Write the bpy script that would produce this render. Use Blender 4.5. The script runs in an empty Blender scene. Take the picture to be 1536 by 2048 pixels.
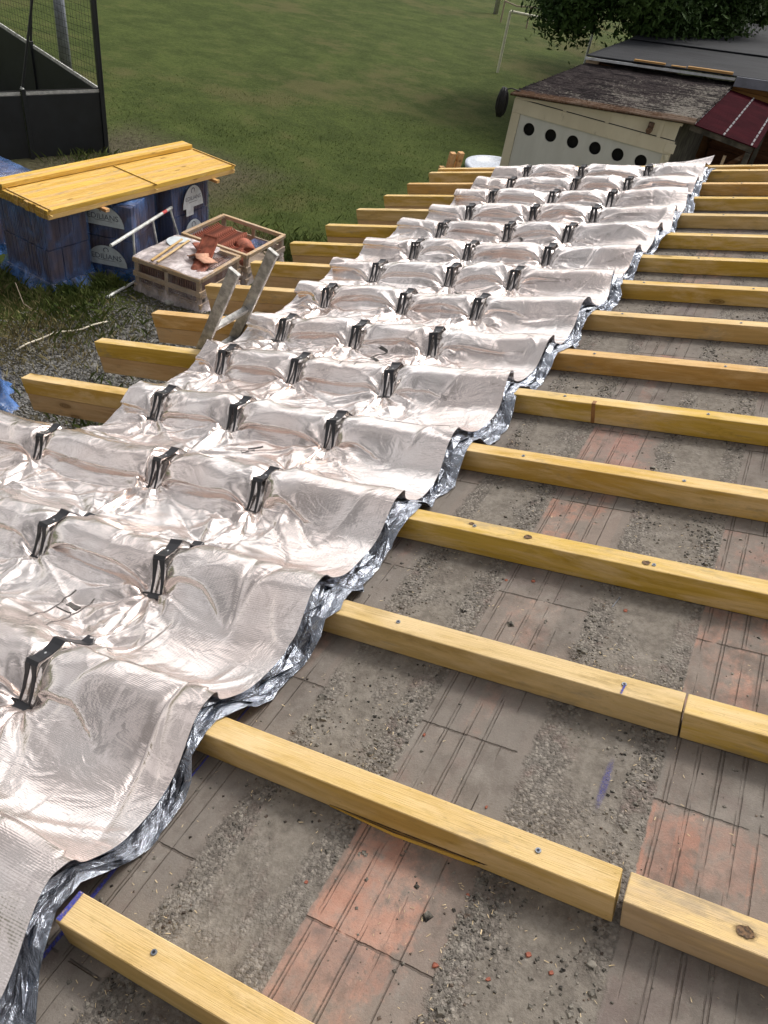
import bpy, bmesh, math, random
import numpy as np
from mathutils import Vector, Matrix
PI = math.pi
C = bpy.data.collections.new("place"); bpy.context.scene.collection.children.link(C)
sc = bpy.context.scene
# ------------------------------------------------------------------ camera
PIT = 0.26980560599927833
FPX = 1523.680503145915
CAM = (1.3809, -0.4133, 2.1451)
ROT = (math.radians(49.2148), math.radians(-8.2247), math.radians(27.7574))
cd = bpy.data.cameras.new("camera"); cam = bpy.data.objects.new("camera", cd); C.objects.link(cam)
cam.location = CAM; cam.rotation_euler = ROT
cd.sensor_fit = 'VERTICAL'; cd.sensor_height = 36.0; cd.lens = 36.0 * FPX / 2048.0
cd.clip_start = 0.05; cd.clip_end = 900
sc.camera = cam
sc.render.resolution_x = 768; sc.render.resolution_y = 1024
# ------------------------------------------------------------------ light
SUN_EL = math.radians(52); SUN_AZ = math.radians(68)      # azimuth from +X towards +Y
w = bpy.data.worlds.new("World"); sc.world = w; w.use_nodes = True
nt = w.node_tree; nt.nodes.clear()
def wn(t, **k):
    n = nt.nodes.new(t)
    for a, b in k.items(): setattr(n, a, b)
    return n
sky = wn('ShaderNodeTexSky', sky_type='NISHITA', sun_disc=False, sun_elevation=SUN_EL, sun_rotation=PI/2 - SUN_AZ, air_density=1.0, dust_density=3.0, ozone_density=1.0)
hs = wn('ShaderNodeHueSaturation'); hs.inputs['Saturation'].default_value = 0.12
tc = wn('ShaderNodeTexCoord'); mp = wn('ShaderNodeMapping'); mp.inputs['Scale'].default_value = (1.3, 1.3, 3.2)
nz = wn('ShaderNodeTexNoise'); nz.inputs['Scale'].default_value = 1.9; nz.inputs['Detail'].default_value = 6; nz.inputs['Roughness'].default_value = .55
cr = wn('ShaderNodeValToRGB'); cr.color_ramp.elements[0].position = .46; cr.color_ramp.elements[0].color = (.62, .62, .62, 1)
cr.color_ramp.elements[1].position = .56; cr.color_ramp.elements[1].color = (2.35, 2.26, 2.20, 1)
mx = wn('ShaderNodeMix', data_type='RGBA', blend_type='MULTIPLY'); mx.inputs[0].default_value = 1
bg = wn('ShaderNodeBackground'); bg.inputs['Strength'].default_value = 0.15
wo = wn('ShaderNodeOutputWorld'); L = nt.links.new
L(sky.outputs[0], hs.inputs['Color']); L(tc.outputs['Generated'], mp.inputs[0]); L(mp.outputs[0], nz.inputs['Vector']); L(nz.outputs['Fac'], cr.inputs[0])
sx = wn('ShaderNodeSeparateXYZ'); L(tc.outputs['Generated'], sx.inputs[0])      # unseen sky shaped darker behind the camera, brighter ahead, for the foil reflections
mr = wn('ShaderNodeMapRange'); mr.interpolation_type = 'SMOOTHSTEP'; L(sx.outputs[1], mr.inputs[0]); mr.inputs[1].default_value = -.75; mr.inputs[2].default_value = .75; mr.inputs[3].default_value = .55; mr.inputs[4].default_value = 1.05
m2 = wn('ShaderNodeMix', data_type='RGBA', blend_type='MULTIPLY'); m2.inputs[0].default_value = 1; L(mr.outputs[0], m2.inputs[7]); L(hs.outputs[0], m2.inputs[6])
L(m2.outputs[2], mx.inputs[6]); L(cr.outputs[0], mx.inputs[7]); L(mx.outputs[2], bg.inputs[0]); L(bg.outputs[0], wo.inputs[0])
sl = bpy.data.lights.new("sun", 'SUN'); sl.energy = 1.45; sl.angle = math.radians(10); sl.color = (1, .95, .86)
so = bpy.data.objects.new("sun", sl); C.objects.link(so)
so.rotation_euler = Vector((math.cos(SUN_EL)*math.cos(SUN_AZ), math.cos(SUN_EL)*math.sin(SUN_AZ), math.sin(SUN_EL))).to_track_quat('Z', 'Y').to_euler()
sc.view_settings.view_transform = 'Standard'; sc.view_settings.look = 'None'; sc.view_settings.gamma = 1; sc.view_settings.exposure = 0.10
# ------------------------------------------------------------------ scene helpers
def thing(name, label, cat, loc=(0, 0, 0), rot=(0, 0, 0), group=None):
    o = bpy.data.objects.new(name, None); C.objects.link(o); o.empty_display_size = .1
    o.location = loc; o.rotation_euler = rot; o['label'] = label; o['category'] = cat
    if group: o['group'] = group
    return o
def tag(o, label, cat, group=None, kind=None):
    o['label'] = label; o['category'] = cat
    if group: o['group'] = group
    if kind: o['kind'] = kind
    return o
def roofpt(s, y, n=0): return (s*math.cos(PIT) - n*math.sin(PIT), y, s*math.sin(PIT) + n*math.cos(PIT))
RROT = (0, -PIT, 0)
class MB:
    def __init__(s): s.v = []; s.f = []; s.m = []
    def add(s, v, f, mi=0):
        o = len(s.v); s.v += [tuple(map(float, p)) for p in v]; s.f += [tuple(i+o for i in q) for q in f]; s.m += [mi]*len(f); return s
    def box(s, lo, hi, M=None, mi=0, bev=0.0):
        x0, y0, z0 = lo; x1, y1, z1 = hi
        if bev > 0:
            b = bev; v = []; 
            # chamfered box: 24 verts
            bm = bmesh.new(); bmesh.ops.create_cube(bm, size=1)
            for q in bm.verts: q.co = Vector(((x0+x1)/2 + q.co.x*(x1-x0), (y0+y1)/2 + q.co.y*(y1-y0), (z0+z1)/2 + q.co.z*(z1-z0)))
            bmesh.ops.bevel(bm, geom=bm.edges[:], offset=b, segments=1, affect='EDGES')
            bm.verts.ensure_lookup_table(); v = [q.co.copy() for q in bm.verts]; f = [[a.index for a in g.verts] for g in bm.faces]; bm.free()
        else:
            v = [Vector(p) for p in ((x0,y0,z0),(x1,y0,z0),(x1,y1,z0),(x0,y1,z0),(x0,y0,z1),(x1,y0,z1),(x1,y1,z1),(x0,y1,z1))]
            f = [(0,3,2,1),(4,5,6,7),(0,1,5,4),(1,2,6,5),(2,3,7,6),(3,0,4,7)]
        if M is not None: v = [M @ p for p in v]
        return s.add(v, f, mi)
    def bar(s, a, b, w, h, up=(0,0,1), mi=0, bev=0.0):
        a = Vector(a); b = Vector(b); d = b-a; ln = d.length; d.normalize(); u = Vector(up); sx = d.cross(u)
        if sx.length < 1e-4: sx = d.cross(Vector((1,0,0)))
        sx.normalize(); u = sx.cross(d)
        M = Matrix((( d.x, sx.x, u.x, a.x),(d.y, sx.y, u.y, a.y),(d.z, sx.z, u.z, a.z),(0,0,0,1)))
        return s.box((0,-w/2,-h/2),(ln,w/2,h/2), M, mi, bev)
    def tube(s, pts, r, n=8, mi=0, cap=True):
        pts = [Vector(p) for p in pts]; o = []; prev = None
        for i, p in enumerate(pts):
            t = (pts[min(i+1,len(pts)-1)] - pts[max(i-1,0)]).normalized()
            u = Vector((0,0,1)) if abs(t.z) < .9 else Vector((1,0,0))
            if prev is not None: u = prev
            a = t.cross(u); a.normalize(); u = a.cross(t); prev = u
            rr = r[i] if hasattr(r, '__len__') else r
            o += [p + (a*math.cos(k*2*PI/n) + u*math.sin(k*2*PI/n))*rr for k in range(n)]
        f = [(i*n+k, i*n+(k+1)%n, (i+1)*n+(k+1)%n, (i+1)*n+k) for i in range(len(pts)-1) for k in range(n)]
        if cap: f += [tuple(range(n))[::-1], tuple((len(pts)-1)*n+k for k in range(n))]
        return s.add(o, f, mi)
    def disc(s, c, nrm, r, t=.01, n=20, mi=0):
        c = Vector(c); nrm = Vector(nrm).normalized(); return s.tube([c, c+nrm*t], r, n, mi)
    def build(s, name, mat, parent=None, smooth=False, loc=None, rot=None):
        me = bpy.data.meshes.new(name); me.from_pydata(s.v, [], s.f)
        for m in (mat if isinstance(mat, (list, tuple)) else [mat]): me.materials.append(m)
        if any(s.m): me.polygons.foreach_set('material_index', s.m)
        if smooth: me.polygons.foreach_set('use_smooth', [True]*len(s.f))
        me.update(); o = bpy.data.objects.new(name, me); C.objects.link(o)
        if parent: o.parent = parent
        if loc: o.location = loc
        if rot: o.rotation_euler = rot
        return o
def npmesh(name, V, F, mat, parent=None, smooth=True):
    """V (n,3), F (m,k) arrays"""
    V = np.asarray(V, np.float32); F = np.asarray(F, np.int32); k = F.shape[1]
    me = bpy.data.meshes.new(name); me.vertices.add(len(V)); me.vertices.foreach_set('co', V.ravel())
    me.loops.add(F.size); me.loops.foreach_set('vertex_index', F.ravel())
    me.polygons.add(len(F)); me.polygons.foreach_set('loop_start', np.arange(0, F.size, k, dtype=np.int32))
    me.polygons.foreach_set('use_smooth', np.full(len(F), smooth))
    me.materials.append(mat); me.update(calc_edges=True); me.validate()
    o = bpy.data.objects.new(name, me); C.objects.link(o)
    if parent: o.parent = parent
    return o
def copy_tree(o, parent=None):
    c = o.copy(); C.objects.link(c); c.parent = parent
    for ch in list(o.children): copy_tree(ch, c)
    return c
# ------------------------------------------------------------------ shader expression helper
class X:
    tree = None
    def __init__(s, sock): s.s = sock
    @staticmethod
    def lift(v): return v.s if isinstance(v, X) else v
    @staticmethod
    def math(op, *a, clamp=False):
        n = X.tree.nodes.new('ShaderNodeMath'); n.operation = op; n.use_clamp = clamp
        for i, q in enumerate(a):
            q = X.lift(q)
            if isinstance(q, (int, float)): n.inputs[i].default_value = q
            else: X.tree.links.new(q, n.inputs[i])
        return X(n.outputs[0])
    def __add__(s, o): return X.math('ADD', s, o)
    __radd__ = __add__
    def __mul__(s, o): return X.math('MULTIPLY', s, o)
    __rmul__ = __mul__
    def __sub__(s, o): return X.math('SUBTRACT', s, o)
    def __rsub__(s, o): return X.math('SUBTRACT', o, s)
    def __truediv__(s, o): return X.math('DIVIDE', s, o)
    def floor(s): return X.math('FLOOR', s)
    def fract(s): return X.math('FRACT', s)
    def abs(s): return X.math('ABSOLUTE', s)
    def gt(s, o): return X.math('GREATER_THAN', s, o)
    def lt(s, o): return X.math('LESS_THAN', s, o)
    def ss(s, a, b):
        n = X.tree.nodes.new('ShaderNodeMapRange'); n.interpolation_type = 'SMOOTHSTEP'
        X.tree.links.new(s.s, n.inputs[0])
        if a <= b: n.inputs[1].default_value = a; n.inputs[2].default_value = b
        else: n.inputs[1].default_value = b; n.inputs[2].default_value = a; n.inputs[3].default_value = 1; n.inputs[4].default_value = 0
        return X(n.outputs[0])
    def sin(s): return X.math('SINE', s)
def xmax(a, b): return X.math('MAXIMUM', a, b)
def xmin(a, b): return X.math('MINIMUM', a, b)
def vec(x, y, z=0.0):
    n = X.tree.nodes.new('ShaderNodeCombineXYZ')
    for i, q in enumerate((x, y, z)):
        q = X.lift(q)
        if isinstance(q, (int, float)): n.inputs[i].default_value = q
        else: X.tree.links.new(q, n.inputs[i])
    return n.outputs[0]
def noise(v, scale=1, detail=4, rough=.5, dist=0):
    n = X.tree.nodes.new('ShaderNodeTexNoise'); X.tree.links.new(v, n.inputs['Vector'])
    n.inputs['Scale'].default_value = scale; n.inputs['Detail'].default_value = detail; n.inputs['Roughness'].default_value = rough; n.inputs['Distortion'].default_value = dist
    return X(n.outputs['Fac'])
def voro(v, scale=1, feature='F1', out='Distance', rnd=1):
    n = X.tree.nodes.new('ShaderNodeTexVoronoi'); n.feature = feature; X.tree.links.new(v, n.inputs['Vector'])
    n.inputs['Scale'].default_value = scale; n.inputs['Randomness'].default_value = rnd
    return X(n.outputs[out])
def white(v):
    n = X.tree.nodes.new('ShaderNodeTexWhiteNoise'); n.noise_dimensions = '3D'; X.tree.links.new(v, n.inputs['Vector']); return X(n.outputs['Value'])
def col(c):
    if isinstance(c, X): return c.s
    return c
def mix(f, a, b):
    n = X.tree.nodes.new('ShaderNodeMix'); n.data_type = 'RGBA'
    for i, q in ((0, f), (6, a), (7, b)):
        q = X.lift(q)
        if isinstance(q, (int, float)): n.inputs[i].default_value = q
        elif isinstance(q, tuple): n.inputs[i].default_value = (*q, 1) if len(q) == 3 else q
        else: X.tree.links.new(q, n.inputs[i])
    return X(n.outputs[2])
def material(name, fn):
    """fn(P) -> dict(color, rough, metal, bump, bumpdist, alpha, spec, trans)"""
    m = bpy.data.materials.new(name); m.use_nodes = True; t = m.node_tree; t.nodes.clear(); X.tree = t
    out = t.nodes.new('ShaderNodeOutputMaterial'); bs = t.nodes.new('ShaderNodeBsdfPrincipled'); t.links.new(bs.outputs[0], out.inputs[0])
    tcn = t.nodes.new('ShaderNodeTexCoord'); sp = t.nodes.new('ShaderNodeSeparateXYZ'); t.links.new(tcn.outputs['Object'], sp.inputs[0])
    r = fn(X(sp.outputs[0]), X(sp.outputs[1]), X(sp.outputs[2]), tcn.outputs['Object'])
    def put(k, v):
        v = X.lift(v)
        if isinstance(v, tuple): bs.inputs[k].default_value = (*v, 1) if len(v) == 3 else v
        elif isinstance(v, (int, float)): bs.inputs[k].default_value = v
        else: t.links.new(v, bs.inputs[k])
    put('Base Color', r.get('color', (.5,.5,.5))); put('Roughness', r.get('rough', .6)); put('Metallic', r.get('metal', 0))
    if 'spec' in r: put('Specular IOR Level', r['spec'])
    if 'alpha' in r: put('Alpha', r['alpha'])
    if 'trans' in r: put('Transmission Weight', r['trans'])
    if 'sheen' in r: put('Sheen Weight', r['sheen'])
    if 'sub' in r: put('Subsurface Weight', r['sub'])
    if 'bump' in r:
        b = t.nodes.new('ShaderNodeBump'); b.inputs['Distance'].default_value = r.get('bumpdist', .01); b.inputs['Strength'].default_value = r.get('bumpstr', 1)
        t.links.new(r['bump'].s, b.inputs['Height']); t.links.new(b.outputs[0], bs.inputs['Normal'])
    return m
def plain(name, c, rough=.6, metal=0, var=.12, scale=20, bump=.0):
    def fn(x, y, z, o):
        n = noise(o, scale, 5, .6)
        a = tuple(max(0, q*(1-var*2)) for q in c); b = tuple(min(1, q*(1+var)) for q in c)
        d = dict(color=mix(n.ss(.3,.7), a, b), rough=rough, metal=metal)
        if bump: d['bump'] = noise(o, scale*3, 4, .6); d['bumpdist'] = bump
        return d
    return material(name, fn)
def objrand():
    n = X.tree.nodes.new('ShaderNodeObjectInfo'); return X(n.outputs['Random'])
def wood(name, c1, c2, worn, dark=(.14,.075,.03), axis='x', wear=.35, freq=1.0, tint=.62, topwear=0):
    def fn(x, y, z, o):
        r = objrand()
        if axis == 'x': a, b, c = x, y, z
        else: a, b, c = y, x, z
        off = r*37.0
        kn = voro(vec(a*2.0*freq+off, b*6.0*freq+off, c*6.0*freq), 1, 'F1', 'Distance')
        bend = kn.ss(.42,.0)*.012
        g = vec(a*1.1*freq + off, (b+bend)*60*freq + off, (c+bend)*60*freq)
        gr = noise(g, 1, 5, .62, .5)
        fine = noise(vec(a*7*freq+off, b*340*freq, c*340*freq), 1, 4, .65)
        ring = ((noise(vec(a*.55*freq+off, (b+bend)*11*freq, (c+bend)*11*freq+off), 1, 3, .5, .35)*34).sin()*.5+.5)
        base = mix((gr*.45+ring*.35+fine*.2).ss(.22,.78), c1, c2)
        base = mix((r*7.13).fract().ss(.35,1.0)*tint, base, (.60,.405,.22)); base = mix((r*13.7).fract().ss(.5,1.0)*tint*.8, base, (.56,.33,.085))
        wn_ = noise(vec(a*1.9+off, b*10+off, c*10), 1, 6, .68, .6)
        base = mix(wn_.ss(.60-wear*.4,.86-wear*.4)*.8, base, worn)
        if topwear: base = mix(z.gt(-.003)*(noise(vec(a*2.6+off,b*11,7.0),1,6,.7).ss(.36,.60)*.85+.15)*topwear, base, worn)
        dirt = noise(vec(a*4+off, b*13, c*13+off), 1, 7, .75)
        base = mix(dirt.ss(.54,.74)*.5, base, tuple(q*.50 for q in c1))
        base = mix(fine.ss(.52,.75)*.35, base, tuple(q*.55 for q in c1))
        sp_ = noise(vec(a*60+off, b*200, c*200), 1, 3, .6); base = mix(sp_.ss(.64,.74)*.55, base, tuple(q*.35 for q in c1))
        gsm = noise(vec(a*2.4+off+5, b*6, c*6), 1, 5, .7); base = mix(gsm.ss(.57,.70)*.5, base, (.25,.215,.17))
        tn = X.tree.nodes.new('ShaderNodeTexCoord'); sn = X.tree.nodes.new('ShaderNodeSeparateXYZ'); X.tree.links.new(tn.outputs['Normal'], sn.inputs[0])
        rings2 = ((noise(vec(b*8+off, c*8, 0.0),1,2,.5)*60).sin()*.5+.5)
        base = mix(X(sn.outputs[0 if axis == 'x' else 1]).abs().gt(.9)*(.45+rings2*.3), base, tuple(q*.42 for q in c1))
        kr = (kn*150).sin()*.5+.5
        base = mix(kn.ss(.115,.085)*(kr*.3+.6), base, dark)
        base = mix(kn.ss(.20,.10)*.35, base, tuple(q*.6 for q in c1))
        return dict(color=base, rough=.66+gr*.15, bump=gr*.6+fine*.6+dirt*.4, bumpdist=.0035, spec=.22)
    return material(name, fn)
# ------------------------------------------------------------------ materials
M = {}
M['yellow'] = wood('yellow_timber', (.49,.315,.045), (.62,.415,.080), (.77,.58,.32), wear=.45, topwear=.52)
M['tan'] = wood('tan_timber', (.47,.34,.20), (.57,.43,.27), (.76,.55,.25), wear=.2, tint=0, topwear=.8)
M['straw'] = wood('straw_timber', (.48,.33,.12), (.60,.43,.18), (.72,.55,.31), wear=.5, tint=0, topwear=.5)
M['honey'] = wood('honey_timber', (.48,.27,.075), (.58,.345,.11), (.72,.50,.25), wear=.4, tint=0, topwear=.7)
M['fresh'] = wood('fresh_yellow_timber', (.58,.345,.06), (.74,.48,.10), (.76,.54,.22), wear=.3)
M['natural'] = wood('bare_timber', (.50,.33,.17), (.60,.42,.24), (.62,.47,.30), wear=.3)
M['endgrain'] = plain('end_grain', (.62,.42,.14), .75, 0, .2, 60)
M['bearer'] = wood('bearer_timber', (.55,.30,.13), (.66,.40,.19), (.6,.42,.26))
M['greyw'] = wood('weathered_timber', (.36,.28,.21), (.47,.37,.28), (.50,.42,.34), wear=.5)
def f_foil(x, y, z, o):
    n = noise(vec(x*1.8, y*2.6, z*2.2), 1, 3, .5); m_ = noise(vec(x*2.6+3, y*3.4, 2.0), 1, 4, .6)
    yy = y + (noise(vec(x*6, y*6, 1.0), 1, 2, .5)-.5)*.006
    wx = (x*(2*PI/.013)).sin(); wy = (yy*(2*PI/.0060)).sin()
    cr = noise(vec(x*5, y*8, z*8), 1, 4, .5, .8); rd = (cr-.5).abs()*-2.0
    c = mix(n.ss(.35,.65), (.92,.805,.75), (.94,.87,.835))
    wv = m_.ss(.38,.62)*.75+.25
    c = mix((wy*.5+.5)*wv*.05, c, (.45,.42,.38))
    return dict(color=c, rough=.18+n*.09, metal=.89, bump=rd*.34+cr*.12+(wx*.003+wy*.008)*wv, bumpdist=.014, spec=.5)
M['foil'] = material('reflective_foil', f_foil)
def f_silver(x, y, z, o):
    cr = noise(vec(x*22, y*16, z*22), 1, 6, .65, 1.5)
    return dict(color=(.44,.475,.54), rough=.12+cr*.10, metal=.98, bump=cr, bumpdist=.012)
M['silver'] = material('silver_film', f_silver)
M['black'] = plain('black_plastic', (.018,.018,.022), .38, 0, .1, 30)
M['zinc'] = plain('zinc_screw', (.30,.33,.38), .45, .9, .1, 90)
M['rivet'] = plain('rivet', (.75,.75,.75), .3, .8, .05, 30)
M['ink'] = plain('printing_ink', (.07,.065,.06), .6, 0, .2, 80)
M['chalk'] = material('blue_chalk', lambda x, y, z, o: dict(color=mix(noise(o, 260, 4, .7).ss(.4,.6), (.03,.035,.30), (.10,.11,.36)), rough=.9, alpha=noise(o, 120, 5, .75).ss(.36,.52)))
M['chalk_soft'] = material('blue_spray', lambda x, y, z, o: dict(color=(.05,.06,.34), rough=.9,
    alpha=noise(o, 190, 5, .75).ss(.40,.62)*((x/.013)*(x/.013)+(y/.10)*(y/.10)).ss(1.0,.1)*.62))
def f_deck(x, y, z, o):
    n1 = noise(o, 6, 5, .6); n2 = noise(o, 34, 6, .68); n3 = noise(o, 150, 4, .7); nb = noise(o, 1.3, 3, .5)
    nm = noise(vec(x*4.2,y*2.1,9.0),1,5,.7)
    xs = x + (n2-.5)*.022; ys = y + (n2-.5)*.010
    q = (xs-.44)/.68; c = q.floor(); a = q.fract()*.68
    wob = (noise(vec(x*3, y*7, 3.0), 1, 6, .7)-.5)*.11
    aw = a+wob*a.ss(.2,.34)
    tile = (aw.ss(.325,.345)*-1+1)*a.ss(.0,.006)
    r = (ys-.298)/.327; row = r.floor(); b = r.fract()*.327
    sel = white(vec(c, row, 4.0)); hue = white(vec(c, row, 9.0))
    joint = xmin(b, .327-b).ss(.0045,.0015)*noise(vec(x*12,y*2,1.0),1,2,.5).ss(.38,.5)
    ac = (x+(n2-.5)*.003-.44)/.68; ac = ac.fract()*.68
    ga = ((ac-.027)/.0583).fract()-.0; gd = (ga*.0583)
    gd = xmin((gd-.0).abs(), (gd-.0583).abs())
    dbl = (gd-.0048).abs()
    groove = dbl.ss(.0024,.0008)*a.gt(.012)*a.lt(.26)*noise(vec(x*20+row*3,y*2.2,5.0),1,4,.7).ss(.42,.56)
    orange = mix(n1.ss(.3,.7), (.37,.185,.13), (.47,.30,.235))
    grey = mix(n1.ss(.3,.7), (.165,.134,.122), (.245,.196,.172))
    spec_ = (c-1).abs().lt(.5)*y.lt(.625)+(c-2).abs().lt(.5)*y.lt(.36)+(c-1).abs().lt(.5)*y.gt(2.3)*y.lt(2.94)
    clean = mix((sel*.60+nb*.42+(n1-.5)*1.3+spec_*.24).ss(.43,.78), grey, orange)
    purple = mix(hue.ss(.5,.9)*.5, clean, (.19,.155,.16))
    dust = (n1*.55+n2*.3+nm*.38-spec_*.05+(a.ss(.20,.33))*.14).ss(.50,.66)
    stp = ((ac-.012)/.0583).floor(); sv = white(vec(c+3, row, stp)); purple = mix(sv.ss(.35,.95)*.45, purple, (.215,.19,.17)); purple = mix(white(vec(c, row, stp+5)).ss(.6,.95)*.4, purple, (.36,.20,.15))
    tcol = mix(dust*.85, purple, (.190,.172,.152))
    tcol = mix(groove*(noise(o,260,3,.7).ss(.38,.56)*.5+.25), tcol, (.10,.078,.062)); tcol = mix(joint*.7, tcol, (.075,.06,.05))
    # mortar between the tiles: a smooth band with coarse crumbly sides
    e = (a-.34); side = xmin(e, .34-e).ss(.10,.05)
    rough_ = (side*.50+.10+(n1-.5)*1.9+(nm-.5)*1.9).ss(.10,.62)
    vo = voro(o, 92, 'F1'); vo2 = voro(vec(x+n2*.02, y+n2*.02, z), 210, 'F1'); vc = voro(o, 92, 'F1', 'Color')
    smooth_c = mix(n2.ss(.3,.7), (.140,.124,.106), (.235,.212,.182))
    peb = mix(vc.ss(.15,.95), (.14,.126,.112), (.32,.292,.255))
    redd = mix((noise(o, 5.5, 4, .7)).ss(.55,.70)*.45, peb, (.22,.14,.125))
    rc = mix(vo.ss(.25,.6)*.35, redd, (.09,.078,.068))
    mcol = mix(rough_, smooth_c, rc)
    color = mix(tile, mcol, tcol)
    g1 = noise(o, 420, 3, .7); g2 = noise(vec(x*230+9,y*230,2.0), 1, 4, .75); color = mix(n3.ss(.60,.72)*.3, color, (.40,.35,.27)); color = mix(g1.ss(.58,.68)*.45, color, (.07,.058,.045)); color = mix(g2.ss(.60,.68)*.40, color, (.38,.34,.28)); color = mix(n2.ss(.60,.72)*.30, color, (.10,.085,.07))
    color = mix(noise(vec(x*2.2,y*2.2,11.0),1,6,.7).ss(.55,.72)*.35, color, (.33,.30,.26))
    st1 = noise(vec(x*3.4+2,y*2.6,5.0),1,7,.72); st2 = noise(vec(x*11,y*8,6.0),1,6,.72)
    color = mix(st1.ss(.50,.66)*.55, color, (.105,.088,.076)); color = mix(st2.ss(.52,.66)*.45, color, (.115,.098,.085)); color = mix(st2.ss(.48,.34)*.22, color, (.36,.335,.30))
    hgt = (tile*.25 + (1-tile)*(rough_*((1-vo)*.55+(1-vo2)*.3)+n2*.25)) - tile*groove*.5 - tile*joint*.8 + n3*.14 + n2*.16 + g1*.05
    return dict(color=color, rough=.92, bump=hgt, bumpdist=.0105, spec=.2)
M['deck'] = material('clay_panel_deck', f_deck)
# ------------------------------------------------------------------ the house under the roof
YK = [0,.5824,1.1783,1.7779,2.3567,2.969,3.5341,4.1686,4.7823,5.3835,6.0017,6.6173,7.2244,7.8057,8.4,8.6252]
RW, RH, SEND = .0776, .1056, -2.2774
GZ = -3.3
house = thing('house', 'low pitched house roof deck of old clay panels and mortar under the yellow timbers', 'building', roofpt(0,0,0), RROT)
mb = MB(); mb.box((-1.33,-4.2,-.26),(9,8.86,-RH))
mb.build('roof_deck', M['deck'], house)
M['render'] = plain('wall_render', (.55,.50,.42), .9, 0, .1, 8, .01)
wmb = MB(); x0 = roofpt(-1.27,0)[0]
for a, b in (((x0,-4.1,GZ-.2),(x0+.25,8.8,-.64)), ((x0+.25,8.55,GZ-.2),(8.0,8.8,-.64))): wmb.box(a,b)
wl = wmb.build('wall', M['render'], house); wl.matrix_parent_inverse = (Matrix.Translation(Vector(roofpt(0,0,0))) @ Matrix.Rotation(-PIT,4,'Y')).inverted()
# gable strip between the far wall top and the slope
# ------------------------------------------------------------------ rafters
M['knot'] = plain('knot', (.15,.085,.04), .8, 0, .5, 120)
M['stain'] = material('knot_stain', lambda x, y, z, o: dict(color=(.20,.13,.06), rough=.8, alpha=((x*x+y*y*2.2).abs()*1100).ss(1.0,.1)*noise(o,90,4,.7).ss(.35,.6)*.75))
def knot(parent, s, y, r, seed, stain=0):
    rr = random.Random(seed); n = 14; pp = [(math.cos(i*2*PI/n)*r*rr.uniform(.75,1.1)*1.25, math.sin(i*2*PI/n)*r*rr.uniform(.75,1.1)) for i in range(n)]
    if stain:
        m = MB(); m.add([(a*stain, b*min(stain,1.6), 0) for a, b in pp], [tuple(range(n))]); o = m.build('stain', M['stain'], parent); o.location = (s, y, .0012)
    m = MB(); m.add([(a, b, .0) for a, b in pp]+[(a*.6, b*.6, -.0012) for a, b in pp], [(i,(i+1)%n,n+(i+1)%n,n+i) for i in range(n)]+[tuple(range(n,2*n))]); o = m.build('knot', M['knot'], parent); o.location = (s, y, .0026)
ORD = ['nearest','second','third','fourth','fifth','sixth','seventh','eighth','ninth','tenth','eleventh','twelfth','thirteenth','fourteenth','second farthest','farthest']
def screw(parent, s, y, n=0):
    m = MB(); m.tube([(s,y,n-.002),(s,y,n+.0035)], [.0078,.0070], 14); o = m.build('screw', M['zinc'], parent); d = MB(); d.tube([(s,y,n+.0034),(s,y,n+.0041)], [.0042,.0040], 6); d.build('socket', M['black'], o); return o
rafter_last = [None]
def rafter(k, s0, s1, label, tail=True, screws=(), mat=None):
    rr = random.Random(k*7+int(s1*3))
    t = thing('roof_rafter', label, 'rafter', roofpt(s0, YK[k]), RROT, 'yellow timber rafters across the roof')
    L_ = s1-s0
    a = MB(); nseg = 1
    a.box((0, 0, -RH+.002), (L_, RW, 0), bev=.0022); a.build('upper_batten', M[mat or {6:'honey',13:'honey',8:'yellow',11:'straw'}.get(k,'yellow')], t)
    if tail:
        b = MB(); b.box((.004, .002, -RH*2-.012), (1.15, RW-.002, -RH), bev=.002); b.build('lower_beam', M['natural'], t)
    rafter_last[0] = t
    for s in screws: screw(t, s-s0, RW*(.38+.2*rr.random()))
    return t
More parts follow.
